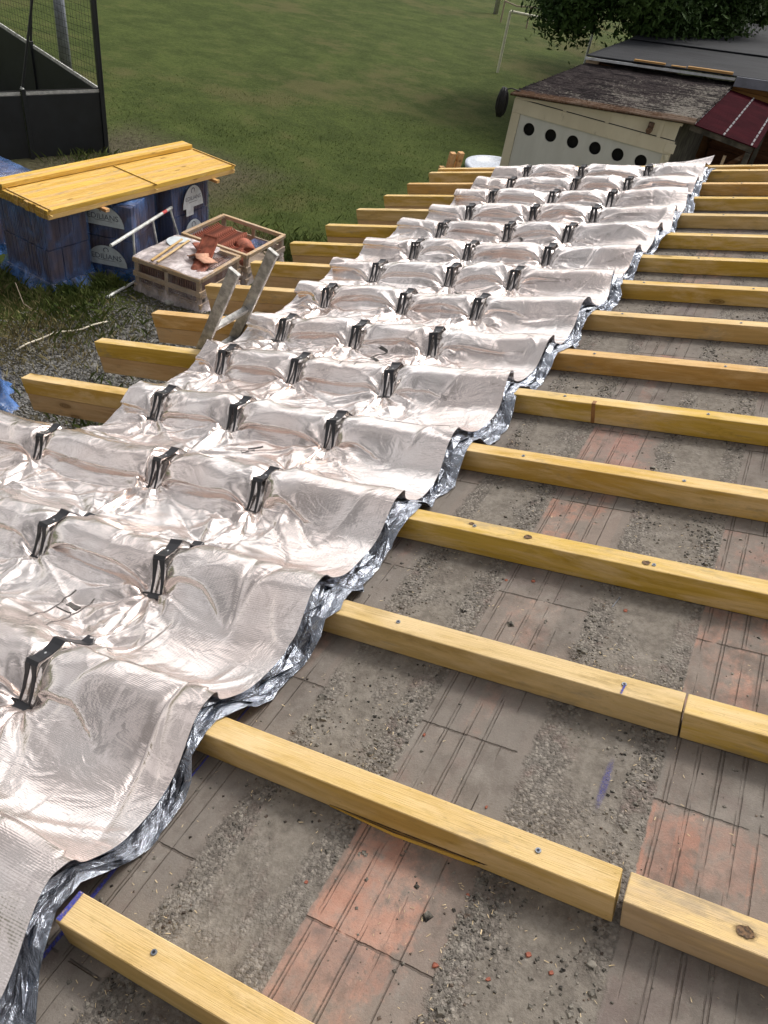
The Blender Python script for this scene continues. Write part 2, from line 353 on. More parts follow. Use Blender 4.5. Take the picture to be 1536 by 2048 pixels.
for k in range(16):
    if k == 0: rafter(0, .63, 6.8, 'yellow timber rafter crossing the bottom edge, nearest the camera, its sawn end at the foil', False, (.9, 1.65))
    elif k in (1, 2):
        sp = 1.788 if k == 1 else 1.826
        lab = ['', 'long worn yellow rafter second from the bottom edge, ending at the wide gap', 'long rafter third from the bottom edge with a blue tick near its screw'][k]
        rafter(k, SEND+.02, sp-.006, lab, True, (.92 if k==2 else .5, 1.593 if k==1 else 1.655), 'straw' if k == 2 else None)
        if k == 1:
            m = MB(); m.add([(1.00-SEND,-.0015,-RH+.010),(1.20-SEND,-.008,-RH+.013),(1.44-SEND,-.0015,-RH+.024),(1.42-SEND,-.0012,-RH+.003),(1.20-SEND,-.010,-RH+.0015),(1.00-SEND,-.0015,-RH+.003)], [(0,5,4,1),(1,4,3,2)]); m.build('splinter', M['fresh'], rafter_last[0])
            m = MB(); m.add([(1.00-SEND,-.0008,-RH+.011),(1.20-SEND,-.0008,-RH+.019),(1.46-SEND,-.0008,-RH+.030),(1.45-SEND,-.0008,-RH+.024),(1.20-SEND,-.0008,-RH+.013),(1.00-SEND,-.0008,-RH+.009)], [(0,5,4,1),(1,4,3,2)]); m.build('crack', M['knot'], rafter_last[0])
        lab = ['', 'short rafter piece right of the wide gap with a big dark knot on top', 'rafter piece right of the thin joint, above the knotty pale piece'][k]
        r = rafter(k, sp+.012*(k==1), 6.8+k*.1, lab, False, (2.9,), 'tan' if k == 1 else None)
        if k == 1: knot(r, 2.034-sp, .038, .015, 3, 2.6)
    else:
        extra = {3:' with several round knots', 4:' just above the knotty one', 5:' with a brown strap across its face', 6:' with an orange toned face', 13:'', 14:', just before the last one', 15:', only a thin strip of it showing'}.get(k, '')
        if k < 14: lab = ORD[k]+' yellow rafter counted up from the bottom edge'+extra
        elif k == 14: lab = 'second farthest yellow timber rafter'+extra
        else: lab = 'farthest yellow timber rafter'+extra
        r = rafter(k, SEND+random.Random(k).uniform(-.012,.012), 7.0, lab, True, (.95, 1.62) if k < 9 else (1.2,))
        if k == 3:
            for i, (s_, y_, r_) in enumerate(((1.17,.040,.013),(1.60,.032,.013),(.94,.05,.009),(2.35,.05,.010))): knot(r, s_-SEND, y_, r_, i)
        if k == 5:
            m = MB(); m.box((1.101-SEND-.009,-.0025,-RH+.004),(1.101-SEND+.009,.0,.0015)); m.box((1.101-SEND-.009,-.0025,.0005),(1.101-SEND+.009,.03,.003))
            m.build('strap', plain('brown_strap', (.33,.16,.05), .6), r)

# ------------------------------------------------------------------ chalk lines on the deck
def flatmark(name, label, cat, s, y, n, pts, mat, rotz=0):
    m = MB(); m.add([(a, b, 0) for a, b in pts], [tuple(range(len(pts)))])
    o = m.build(name, mat); o.location = roofpt(s, y, n); o.rotation_euler = RROT
    if rotz: o.rotation_mode = 'QUATERNION'; o.rotation_quaternion = (Matrix.Rotation(-PIT,3,'Y') @ Matrix.Rotation(rotz,3,'Z')).to_quaternion()
    return tag(o, label, cat)
pts = [(-.004,-.6),(.004,-.6)]+[(.006+.003*math.sin(i*1.3), -.5+i*.3) for i in range(32)]+[(-.002,9.0)]+[(-.003+.002*math.sin(i*2.1), -.5+i*.3) for i in range(31,-1,-1)]
flatmark('chalk_line', 'thin blue chalk line snapped on the deck beside the foil edge', 'chalk line', .595, 0, -RH+.004, pts, M['chalk'])
flatmark('spray_mark', 'short blurred blue spray stroke on grey mortar between two rafters', 'paint mark', 1.675, .945, -RH+.0045, [(-.03,-.11),(.03,-.11),(.03,.11),(-.03,.11)], M['chalk_soft'])
flatmark('chalk_tick', 'small blue tick beside the screw on the third rafter from the bottom', 'chalk mark', 1.655, 1.178+.02, .0035, [(-.004,-.018),(.002,-.018),(.006,.02),(.0,.02)], M['chalk'])
flatmark('chalk_stripe', 'blue stripe across the sawn end of the nearest rafter', 'chalk mark', .640, .04, .0035, [(-.007,-.038),(.007,-.038),(.007,.037),(-.007,.037)], M['chalk'])
# ------------------------------------------------------------------ foil insulation: a small cloth solver in roof coordinates (s, y, n)
CLIPS = {1:[-.70,-.07],2:[-1.30,-.694,-.057],3:[-1.396,-.602,-.026],4:[-1.11,-.591,.0],5:[-1.143,-.611,.0],6:[-1.076,-.525,.007],7:[-1.131,-.505,.039],8:[-1.049,-.423,.068],9:[-1.008,-.529,.125],10:[-1.041,-.423,.103],11:[-1.032,-.403,.153],12:[-1.028,-.411,.148],13:[-1.049,-.357,.168],14:[-1.073,-.46,.235]}
def edge_right(y):
    return np.interp(y,[-1,-.16,.03,.57,1.17,1.75,2.3,2.9,3.42,3.97,4.53,5.19,5.71,6.3,6.97,7.55,8.45],
        [.60,.60,.55,.58,.61,.62,.63,.66,.69,.71,.75,.74,.785,.815,.82,.81,.80])-.012+.012*np.sin(y*7.3)
def edge_left(y):
    return np.where(y<1.93,-2.45,np.interp(y,[1.9,2.3,2.9,3.6,4.7,5.6,6.4,7.2,8.6],[-1.36,-1.36,-1.34,-1.37,-1.45,-1.5,-1.42,-1.44,-1.46]))
def profile(y,hi=.058,lo=-.080,flat=.041,sig=.052):
    y=np.asarray(y,float);h=np.full(y.shape,lo)
    for k,yk in enumerate(YK[:15]):
        d=np.abs(y-(yk+RW/2));h=np.maximum(h,lo+(hi-lo)*np.exp(-np.maximum(d-flat,0)**2/(2*sig**2)))
    return h
def relax(clips,S0=-2.44,S1=.74,Y0=-.62,Y1=8.80,seed=4,levels=((.036,150),(.018,110),(.0095,30))):
    rng=np.random.default_rng(seed);X=None
    for h,its in levels:
        ns=int(round((S1-S0)/h))+1;ny=int(round((Y1-Y0)/h))+1
        s=np.linspace(S0,S1,ns);y=np.linspace(Y0,Y1,ny);S,Y=np.meshgrid(s,y)
        hs=s[1]-s[0];hy=y[1]-y[0]
        if X is None:
            X=np.stack([S,Y,profile(Y,.058,-.07,.03,.075)],-1)
            X[...,2]+=rng.normal(0,.004,S.shape)
        else:
            py,ps=X.shape[:2];fy=np.linspace(0,py-1,ny);fs=np.linspace(0,ps-1,ns)
            iy=np.minimum(fy.astype(int),py-2);js=np.minimum(fs.astype(int),ps-2);ty=(fy-iy)[:,None,None];ts=(fs-js)[None,:,None]
            a=X[iy][:,js];b=X[iy][:,js+1];c=X[iy+1][:,js];d=X[iy+1][:,js+1]
            X=(a*(1-ts)+b*ts)*(1-ty)+(c*(1-ts)+d*ts)*ty
            X[...,2]+=rng.normal(0,.0008,S.shape)
        X0=np.stack([S,Y],-1)
        # rest lengths: excess cloth, modulated so that wrinkles vary
        fx=1.058+.025*np.sin(Y*2.1+1)*np.sin(S*3.3+Y);prof=profile(Y,.058,-.07,.03,.075)
        base=np.sqrt(1+np.gradient(prof,y,axis=0)**2)
        fyx=base*(1.035+.02*np.sin(S*4+Y*1.7))
        Ls=(fx*hs)[...,None];Ly=(fyx*hy)[...,None]
        act=((S>=edge_left(Y)-h*.6)).astype(float)[...,None]
        # pins
        W=np.ones(S.shape);T=X.copy()
        for (cs,k) in clips:
            yk=YK[k]
            m=(np.abs(S-cs)<.034)&(Y>yk-.012)&(Y<yk+RW+.012);W[m]=0;T[...,2][m]=.030
            m=(np.abs(S-cs)<.036)&(np.abs(Y-(yk-.088))<max(.016,h*.51));W[m]=0;T[...,2][m]=-.090
            m=(np.abs(S-cs)<.036)&(np.abs(Y-(yk+RW+.080))<max(.016,h*.51));W[m]=0;T[...,2][m]=-.062
        W=W[...,None]
        puff=.050+.02*np.sin(S*5+1.3*Y)+.012*np.sin(S*11-Y*3)
        hi=profile(Y,.064,-.050,.024,.078)+.020*np.sin(S*6.1+Y*2.3)*np.cos(S*2.7-Y*1.9)
        def con(A,B,La,wa,wb,k,kc,am):
            D=B-A;L=np.sqrt((D*D).sum(-1,keepdims=True))+1e-9;e=(L-La)/L
            e=np.where(e>0,e*k,e*kc)*am;ws=wa+wb;ws=np.where(ws==0,1,ws)
            A+=D*e*(wa/ws);B-=D*e*(wb/ws)
        V=np.zeros_like(X)
        for it in range(its):
            P=X+V*.80
            P[...,2]+=(hi-P[...,2])*(.035 if h>.03 else .012)*W[...,0]
            pin=W==0
            P=np.where(pin,np.concatenate([X0,T[...,2:3]],-1),P)
            for r in range(2):
                for par in (0,1):
                    a,b=P[:,par:-1:2],P[:,par+1::2];n=min(a.shape[1],b.shape[1]);a=a[:,:n];b=b[:,:n]
                    con(a,b,Ls[:,par:-1:2][:,:n],W[:,par:-1:2][:,:n],W[:,par+1::2][:,:n],1,.55,act[:,par:-1:2][:,:n])
                for par in (0,1):
                    a,b=P[par:-1:2],P[par+1::2];n=min(len(a),len(b));a=a[:n];b=b[:n]
                    con(a,b,Ly[par:-1:2][:n],W[par:-1:2][:n],W[par+1::2][:n],1,.55,act[par:-1:2][:n]*act[par+1::2][:n])
                Ld=np.sqrt(Ls**2+Ly**2)
                for (ay,by) in ((0,1),(1,0)):
                    for par in (0,1):
                        if ay==0: A=P[par:-1:2,:-1];B=P[par+1::2,1:]
                        else: A=P[par:-1:2,1:];B=P[par+1::2,:-1]
                        n=min(len(A),len(B))
                        sl=(slice(par,-1,2),slice(None,-1) if ay==0 else slice(1,None));sb=(slice(par+1,None,2),slice(1,None) if ay==0 else slice(None,-1))
                        con(A[:n],B[:n],Ld[sl][:n],W[sl][:n],W[sb][:n],.5,.15,act[sl][:n]*act[sb][:n])
            # bending: smooth a little
            if it%2==0:
                Q=P[...,2];lap=np.zeros_like(Q);lap[1:-1,1:-1]=(Q[:-2,1:-1]+Q[2:,1:-1]+Q[1:-1,:-2]+Q[1:-1,2:])/4-Q[1:-1,1:-1]
                Q+=lap*(.10 if h>.015 else .05)*W[...,0]
            # collision with the rafters and the deck
            lim=np.full(S.shape,-.088)
            fl=profile(P[...,1],.012,-.088)
            off=S<-1.36
            P[...,2]=np.maximum(P[...,2],np.where(off&(Y>1.9),np.where(fl>-.03,fl,-.2),fl))
            V=np.clip(P-X,-.006,.006);X=P
    for q in range(6):                      # the free rims keep no grid ripple
        for sl in (slice(-7,None), slice(0,5)):
            E=X[:,sl,:].copy(); X[1:-1,sl,:]=(E[:-2]+2*E[1:-1]+E[2:])/4
        k=max(0,6-q); 
    A=X[...,2].copy(); A[1:-1,1:-1]=(X[:-2,1:-1,2]+X[2:,1:-1,2]+X[1:-1,:-2,2]+X[1:-1,2:,2]+4*X[1:-1,1:-1,2])/8; X[...,2]=A
    return S,Y,X,act[...,0]

clips = [(c, k) for k in sorted(CLIPS) for c in CLIPS[k]]
S_, Y_, X_, act = relax(clips)
ns = S_.shape[1]; ny = S_.shape[0]
hs_ = S_[0,1]-S_[0,0]; hy_ = Y_[1,0]-Y_[0,0]
def foil_n(s, y):
    """foil position near material point (s, y)"""
    fi = (y-Y_[0,0])/hy_; fj = (s-S_[0,0])/hs_; i = int(max(0,min(ny-2,fi))); j = int(max(0,min(ns-2,fj))); ti = fi-i; tj = fj-j
    return X_[i,j]*(1-ti)*(1-tj)+X_[i+1,j]*ti*(1-tj)+X_[i,j+1]*(1-ti)*tj+X_[i+1,j+1]*ti*tj
blanket = thing('foil_insulation', 'long sheet of pinkish silver foil insulation draped over the rafters and clipped down', 'insulation', roofpt(0,0,0), RROT)
def sheet(name, X, keep, mat, parent, smooth=True):
    idx = -np.ones(keep.shape, int); use = np.zeros(keep.shape, bool)
    q = keep[:-1,:-1]&keep[1:,:-1]&keep[:-1,1:]&keep[1:,1:]
    use[:-1,:-1] |= q; use[1:,:-1] |= q; use[:-1,1:] |= q; use[1:,1:] |= q
    idx[use] = np.arange(use.sum()); i, j = np.nonzero(q)
    F = np.stack([idx[i,j], idx[i,j+1], idx[i+1,j+1], idx[i+1,j]], 1)
    return npmesh(name, X[use], F, mat, parent, smooth)
er = edge_right(Y_[:,0])
# squeeze the right margin so that the rim follows the wavering edge exactly
S0_, S1_ = S_[0,0], S_[0,-1]
Xt = X_.copy()
el = edge_left(Y_[:,0])
ds = np.clip((S_-(S1_-.6))/.6, 0, 1)[...]
Xt[...,0] += ds**1.2*(er[:,None]-S1_)
# the last far edge lifts at its right corner
ff = np.clip((Y_-8.45)/.3, 0, 1)
Xt[...,2] += ff**1.5*(.03+.10*np.clip((S_-.1)/.7,0,1)**1.5+.02*np.sin(S_*9))
keep = (S_ >= el[:,None]-.001)
keep &= ~((Y_ > 1.93) & (S_ < -1.55) )
rc_ = np.random.default_rng(77)
def window(cs, cy, r):
    i0 = max(0,int((cy-r-Y_[0,0])/hy_)); i1 = min(ny,int((cy+r-Y_[0,0])/hy_)+1); j0 = max(0,int((cs-r-S_[0,0])/hs_)); j1 = min(ns,int((cs+r-S_[0,0])/hs_)+1)
    return slice(i0,i1), slice(j0,j1)
for (cs, k) in clips:                      # folds that fan out from each clip foot
    for cy, sg in ((YK[k]-.100, -1), (YK[k]+RW+.095, 1)):
        w_ = window(cs, cy, .42); ds_ = S_[w_]-cs; dy_ = Y_[w_]-cy; r = np.hypot(ds_, dy_); th = np.arctan2(dy_, ds_)
        p = rc_.uniform(0, 2*PI, 4); m1, m2 = rc_.integers(3,6), rc_.integers(6,9)
        wv = (1-np.abs(np.sin(m1*th/1.0+p[0]+.4*np.sin(r*9+p[2])))*2)*.7+(1-np.abs(np.sin(m2*th+p[1]+r*4))*2)*.3
        side = .35+.65*np.clip(sg*dy_/(r+1e-6)+.55,0,1)
        Xt[w_][...,2] += .028*wv*np.clip((r-.045)/.05,0,1)*np.exp(-np.maximum(r-.05,0)/.15)*side
def crease(s0, y0, s1, y1, wd, am, bow):
    cs, cy = (s0+s1)/2, (y0+y1)/2; L2 = math.hypot(s1-s0,y1-y0)/2; a = math.atan2(y1-y0, s1-s0); w_ = window(cs, cy, L2+.08)
    dx_ = (S_[w_]-cs)*math.cos(a)+(Y_[w_]-cy)*math.sin(a); dn_ = -(S_[w_]-cs)*math.sin(a)+(Y_[w_]-cy)*math.cos(a)-bow*(1-(dx_/L2)**2)
    Xt[w_][...,2] += am*np.exp(-np.abs(dn_)/wd)*np.clip(1-(dx_/L2)**2,0,1)**.5
for k in sorted(CLIPS):                    # tension folds that run from clip to clip
    cl = CLIPS[k]
    for a, b in zip(cl[:-1], cl[1:]):
        crease(a, YK[k]-.10, b, YK[k]-.10, .014, .012, -rc_.uniform(.01,.05)); crease(a, YK[k]-.10, b, YK[k]-.10, .010, -.009, -rc_.uniform(.05,.09)); crease(a, YK[k]+RW+.09, b, YK[k]+RW+.09, .014, .011, rc_.uniform(.02,.06))
    if k+1 in CLIPS:
        for a in cl+[cl[-1]+.5]:
            for b in CLIPS[k+1]:
                if abs(a-b) < .85 and rc_.random() < .8: crease(a, YK[k]+RW+.095, b, YK[k+1]-.10, rc_.uniform(.008,.016), rc_.uniform(.006,.013)*rc_.choice([1,1,-1]), rc_.uniform(-.05,.05))
for q in range(330):                       # single sharp creases
    cs, cy = rc_.uniform(-2.2,.74), rc_.uniform(-.5,8.6); a = rc_.choice([0,1])*rc_.normal(0,.35)+rc_.normal(0,.5)+(PI/2 if rc_.random()<.25 else 0); L2 = rc_.uniform(.06,.32); wd = rc_.uniform(.008,.030); am = rc_.uniform(.004,.015)*rc_.choice([1,1,-1])
    w_ = window(cs, cy, L2+.06); dx_ = (S_[w_]-cs)*math.cos(a)+(Y_[w_]-cy)*math.sin(a); dn_ = -(S_[w_]-cs)*math.sin(a)+(Y_[w_]-cy)*math.cos(a)
    dn_ = dn_ + 1.2*rc_.normal(0,1)*dx_*dx_
    Xt[w_][...,2] += am*np.exp(-np.abs(dn_)/wd)*np.clip(1-(dx_/L2)**2,0,1)
Xt[...,2] = np.maximum(Xt[...,2], profile(Xt[...,1], .008, -RH+.008)-(S_ < -1.36)*.2)
top = sheet('top_foil', Xt, keep, M['foil'], blanket)
rg = np.random.default_rng(11)
def crumple(shape_y, shape_s, cell_y, cell_s, amp, rng):
    a = rng.normal(0, amp, (int(shape_y/cell_y)+3, int(shape_s/cell_s)+3)); return a
def under(j, reach, drop, width=.13, amp=.012):
    """one crumpled silver layer that shows past the rim of the top foil"""
    hy, hsn = .052, .016
    yy = np.arange(-.62, 8.70, hy); ww = np.linspace(0, 1, int(width/hsn))
    Yg, Wg = np.meshgrid(yy, ww, indexing='ij')
    Yg = Yg+rg.uniform(-.35,.35,Yg.shape)*hy
    out = reach + .018*np.sin(Yg*5.1+j*2)+.012*np.sin(Yg*13+j)+.016*rg.normal(0,1,(len(yy),1))*.5
    out = out + .055*np.clip((-.03-Yg)/.25,0,1)
    sg = edge_right(Yg)-width+Wg*(width+out)
    sg[:,1:-1] += rg.uniform(-.3,.3,sg[:,1:-1].shape)*hsn
    ng = profile(Yg, .046-.012*j, -.078-.006*j)
    ng = ng - drop*Wg**3*(1-np.exp(-((profile(Yg,1,0)-.55)/.3)**2)*.4)
    ng += rg.normal(0, amp*1.15, ng.shape)*(.25+.75*Wg)
    fl = profile(Yg, .0055, -RH+.006, .074)
    ng = np.maximum(ng, fl+.001*(4-j))
    bi = np.clip(np.rint((Yg-Y_[0,0])/hy_).astype(int),0,ny-1); rows_ = Xt[bi[:,len(ww)//2]]      # stay under the top foil
    for r_ in range(len(yy)):
        xs_ = rows_[r_,:,0]; o_ = np.argsort(xs_); tn = np.interp(sg[r_], xs_[o_], rows_[r_,o_,2], right=9.0)
        ng[r_] = np.minimum(ng[r_], tn-np.where(Wg[r_] < .72, .034, .012)-.003*j)
    Xg = np.stack([sg, Yg, ng], -1)
    i, jx = np.meshgrid(np.arange(len(yy)-1), np.arange(len(ww)-1), indexing='ij'); n = len(ww); a = (i*n+jx).ravel()
    flip = rg.random(a.shape) < .5
    T1 = np.where(flip[:,None], np.stack([a,a+1,a+n+1],1), np.stack([a,a+1,a+n],1)); T2 = np.where(flip[:,None], np.stack([a,a+n+1,a+n],1), np.stack([a+1,a+n+1,a+n],1))
    return npmesh('inner_foil', Xg.reshape(-1,3), np.concatenate([T1,T2]), M['silver'], blanket, False)
under(1, .014, .012, amp=.007); under(2, .032, .026, amp=.011); under(3, .046, .036, amp=.012); under(4, .070, .060, amp=.011)
# printed marks that lie on the foil
fontc = {}
def textmesh(body, size, mat, name, bold=0.0):
    cu = bpy.data.curves.new(name, 'FONT'); cu.body = body; cu.size = size; cu.align_x = 'CENTER'; cu.align_y = 'CENTER'; cu.resolution_u = 3; cu.offset = bold
    ob = bpy.data.objects.new(name+'_tmp', cu); C.objects.link(ob); dg = bpy.context.evaluated_depsgraph_get(); dg.update()
    me = bpy.data.meshes.new_from_object(ob.evaluated_get(dg)); bpy.data.objects.remove(ob); bpy.data.curves.remove(cu)
    me.materials.clear(); me.materials.append(mat); return me
def drape(me_verts, polys, s0, y0, name='printed_mark', rot=0.0):
    vs = []
    for (a, b) in me_verts:
        ca, sa = math.cos(rot), math.sin(rot); s = s0+a*ca-b*sa; y = y0+a*sa+b*ca
        i = int(round((y-Y_[0,0])/hy_)); j = int(round((s-S_[0,0])/hs_)); i = max(0,min(ny-2,i)); j = max(0,min(ns-2,j))
        fi = (y-Y_[0,0])/hy_; fj = (s-S_[0,0])/hs_; i = int(fi); j = int(fj); ti = fi-i; tj = fj-j
        p = Xt[i,j]*(1-ti)*(1-tj)+Xt[i+1,j]*ti*(1-tj)+Xt[i,j+1]*(1-ti)*tj+Xt[i+1,j+1]*ti*tj
        vs.append((p[0], p[1], p[2]+.0022))
    m = MB(); m.add(vs, polys); return m.build(name, M['ink'], blanket)
def strip(s0, y0, s1, y1, w):
    n = max(2, int(math.hypot(s1-s0, y1-y0)/.006)); dx, dy = (s1-s0), (y1-y0); l = math.hypot(dx,dy); px, py = -dy/l*w/2, dx/l*w/2
    v = []; f = []
    for i in range(n+1):
        t = i/n; v += [(s0+dx*t+px, y0+dy*t+py), (s0+dx*t-px, y0+dy*t-py)]
        if i: f.append((2*i-2, 2*i-1, 2*i+1, 2*i))
    return v, f
def letter_S(s, y, h=.125, wd=.075, th=.015):
    # an S lying on its side along the print strip, drawn as a stroke
    v = []; f = []; n = 26
    for i in range(n+1):
        t = i/n*2-1
        yy = t*h/2; 
        ang = t*PI*1.25
        a = (math.sin(ang)*wd/2, yy*1.0)
        ang2 = ang+.05; 
        v.append(a)
    vv = []; 
    for i, (a, b) in enumerate(v):
        a2, b2 = v[min(i+1,n)]; a1, b1 = v[max(i-1,0)]; l = math.hypot(a2-a1,b2-b1); px, py = -(b2-b1)/l*th/2, (a2-a1)/l*th/2
        vv += [(a+px,b+py),(a-px,b-py)]
        if i: f.append((2*i-2,2*i-1,2*i+1,2*i))
    drape(vv, f, s, y)
for k in (5, 7, 9): 
    letter_S(-.30, YK[k+ (1 if k==5 else 1)]-.10 if False else {5:3.345, 7:4.50, 9:5.84}[k])
for (s, y) in ((-.30,3.10),(-.30,.86),(-.29,8.05),(-.30,6.95)):
    drape(*strip(s-.045, y-.10, s-.045, y+.10, .004), 0, 0); drape(*strip(s+.045, y-.10, s+.045, y+.10, .004), 0, 0)
    drape(*strip(s-.04, y, s+.04, y, .004), 0, 0); drape(*strip(s-.02, y+.035, s+.035, y+.035, .024), 0, 0)
drape(*strip(-.37, 2.05, -.33, 2.10, .02), 0, 0); drape(*strip(-.37, 2.10, -.31, 2.14, .008), 0, 0)
# ------------------------------------------------------------------ clips
def make_clip(name, label):
    t = thing(name, label, 'clip', (0,0,0), RROT, 'black clips pressing the foil onto the rafters')
    w2 = .026; th = .003
    def ribbon(prof, wl, wr, mbx):
        v = []; n = len(prof)
        for i, (y, z) in enumerate(prof):
            y2, z2 = prof[min(i+1,n-1)]; y1, z1 = prof[max(i-1,0)]; l = math.hypot(y2-y1, z2-z1); ny_, nz_ = -(z2-z1)/l*th, (y2-y1)/l*th
            a = wl[i]; b = wr[i]; v += [(a,y,z),(b,y,z),(b,y+ny_,z+nz_),(a,y+ny_,z+nz_)]
        f = [(0,1,2,3),(4*n-4,4*n-1,4*n-2,4*n-3)]
        for i in range(n-1):
            o = 4*i
            for q in range(4): f.append((o+q, o+4+q, o+4+(q+1)%4, o+(q+1)%4))
        mbx.add(v, f)
    W = RW; b = MB()
    plate = [(-.016,.004),(-.006,.014),(.008,.0085),(W*.5,.0035),(W-.01,.007),(W+.006,.013),(W+.014,.006)]
    ww = [.024,.026,.022,.021,.024,.026,.024]
    ribbon(plate[::1], [-q for q in ww], ww, b)
    leg = [(-.014,.008),(-.028,-.022),(-.050,-.058),(-.074,-.088)]
    ribbon(leg[::-1], [-.0245,-.024,-.024,-.025], [-.0165,-.013,-.0085,-.002], b)
    ribbon(leg[::-1], [.0165,.013,.0085,.002], [.0245,.024,.024,.025], b)
    far = [(W+.012,.008),(W+.032,-.018),(W+.056,-.046),(W+.074,-.064)]
    ribbon(far, [-.024]*4, [.024]*4, b)
    b.build('bracket', M['black'], t)
    f = MB(); f.box((-.027,-.097,-.100),(.027,-.073,-.086), bev=.001); f.bar((-.052,-.080,-.086),(-.028,-.076,-.088),.006,.004); f.build('foot_pad', M['black'], t)
    f = MB(); f.box((-.022,W+.070,-.068),(.022,W+.100,-.058), bev=.0015); f.build('foot_pad', M['black'], t)
    r = MB(); r.tube([(0,W*.42,.0042),(0,W*.42,.0085)], [.0042,.0034], 10); r.build('rivet', M['rivet'], t)
    return t
clip0 = None
POS3 = ['left', 'middle', 'right']
RN = {1:'first',2:'second',3:'third',4:'fourth',5:'fifth',6:'sixth',7:'seventh',8:'eighth',9:'ninth',10:'tenth',11:'eleventh',12:'twelfth',13:'thirteenth',14:'farthest'}
for k in sorted(CLIPS):
    for q, s in enumerate(CLIPS[k]):
        if k == 1:
            if q == 0: continue
            lab = 'black clip on the ridge nearest the camera, alone, with its square far pad showing'
        elif k == 2:
            if q == 0: continue
            lab = 'black clip on the %s foil ridge from the front, %s of the two in view' % (RN[k], ['','left','right'][q])
        else: lab = 'black clip on the %s foil ridge from the front, %s of the three' % (RN[k], POS3[q])
        if k == 14: lab = 'black clip on the farthest foil ridge, %s of the three' % POS3[q]
        if clip0 is None: c = clip0 = make_clip('foil_clip', lab)
        else: c = copy_tree(clip0); c['label'] = lab
        c.location = roofpt(s, YK[k]-.009, .040); c.scale = (1.12,1.2,1.15)
        rr = random.Random(k*10+q)
        c.rotation_mode = 'QUATERNION'
        c.rotation_quaternion = (Matrix.Rotation(-PIT,3,'Y') @ Matrix.Rotation(rr.uniform(-.16,.09),3,'Z') @ Matrix.Rotation(rr.uniform(-.08,.08),3,'Y')).to_quaternion()
# ------------------------------------------------------------------ loose matter on the deck
def scatter(name, n, size, mat, label, cat, rng, mode, smin=.6, smax=4.2, kind='stuff'):
    """small irregular tetra / chips on the deck, one object"""
    V = []; F = []
    y = rng.uniform(-.5, 1, n)**1; 
    y = -.55 + rng.random(n)**1.9*(6.5)
    s = rng.uniform(smin, smax, n)
    a = ((s-.44)/.68 % 1)*.68
    if mode == 'mortar': ok = ((a > .335) & ((a < .335+.11+rng.normal(0,.03,n)) | (a > .56+rng.normal(0,.03,n)))) | (rng.random(n) < .06)
    else: ok = (a > .30) | (rng.random(n) < .35)
    cl = np.sin(s*9+np.sin(y*5)*2)+np.sin(y*7+s*3); ok &= rng.random(n) < (.35+.3*cl)
    for k, yk in enumerate(YK): ok &= ~((y > yk-.006) & (y < yk+RW+.006))
    s = s[ok]; y = y[ok]; n = len(s)
    if mode == 'chip': base = np.array([(-1,-.18,0),(1,-.14,0),(.9,.16,.06),(-1,.2,.1)]); f = [(0,1,2,3)]
    else: base = np.array([(-1,-.8,-.2),(1,-.7,-.2),(.9,.8,-.2),(-.8,.9,-.2),(-.5,-.4,.6),(.6,-.3,.7),(.4,.5,.55),(-.4,.5,.65)]); f = [(0,1,5,4),(1,2,6,5),(2,3,7,6),(3,0,4,7),(4,5,6,7)]
    sz = size*(.45+rng.random(n)**2*1.3); an = rng.random(n)*2*PI
    B = base[None]*(1+rng.normal(0,.22,(n,len(base),3)))*sz[:,None,None]
    ca, sa = np.cos(an)[:,None], np.sin(an)[:,None]
    x = B[...,0]*ca-B[...,1]*sa; yy = B[...,0]*sa+B[...,1]*ca
    V = np.stack([s[:,None]+x, y[:,None]+yy, -RH+.001+B[...,2]*(.8 if mode != 'chip' else 1)+(.002 if mode == 'chip' else 0)], -1).reshape(-1,3)
    F = (np.arange(n)[:,None,None]*len(base)+np.array(f)[None]).reshape(-1,4)
    o = npmesh(name, V, F, mat, None, False); o.rotation_euler = RROT; o.location = roofpt(0,0,0)
    return tag(o, label, cat, None, kind)
M['crumb'] = plain('mortar_crumb', (.19,.175,.15), .95, 0, .5, 30)
M['crumbd'] = plain('dark_crumb', (.13,.10,.08), .95, 0, .5, 30)
M['shaving'] = plain('wood_shaving', (.62,.49,.30), .8, 0, .25, 20)
M['brick'] = plain('red_brick', (.33,.11,.07), .9, 0, .2, 40)
rs = np.random.default_rng(5)
scatter('mortar_crumbs', 90000, .0036, M['crumb'], 'grey mortar crumbs strewn between the clay panels', 'rubble', rs, 'mortar', .6, 2.9)
scatter('dark_grit', 36000, .0028, M['crumbd'], 'dark grit in the mortar strips of the deck', 'grit', rs, 'mortar')
scatter('mortar_pebbles', 2600, .0085, M['crumb'], 'rounded pebbles half sunk in the deck mortar', 'pebbles', rs, 'mortar', .6, 2.9)
scatter('wood_shavings', 30000, .0034, M['shaving'], 'pale wood shavings scattered on the deck', 'sawdust', rs, 'chip')
def chip(s, y, sz, seed, label):
    rr = random.Random(seed); m = MB(); n = 6; p = [(math.cos(i*2*PI/n+rr.uniform(-.3,.3))*sz*rr.uniform(.5,1), math.sin(i*2*PI/n+rr.uniform(-.3,.3))*sz*rr.uniform(.5,1)) for i in range(n)]
    h = sz*rr.uniform(.3,.5)
    m.add([(a,b,0) for a,b in p]+[(a*.8+.001,b*.8,h*rr.uniform(.7,1.2)) for a,b in p], [tuple(range(n,2*n))]+[(i,(i+1)%n,n+(i+1)%n,n+i) for i in range(n)])
    o = m.build('brick_chip', M['brick']); o.location = roofpt(s, y, -RH+.001); o.rotation_euler = RROT
    tag(o, label, 'brick chip', 'small red brick chips on the deck')
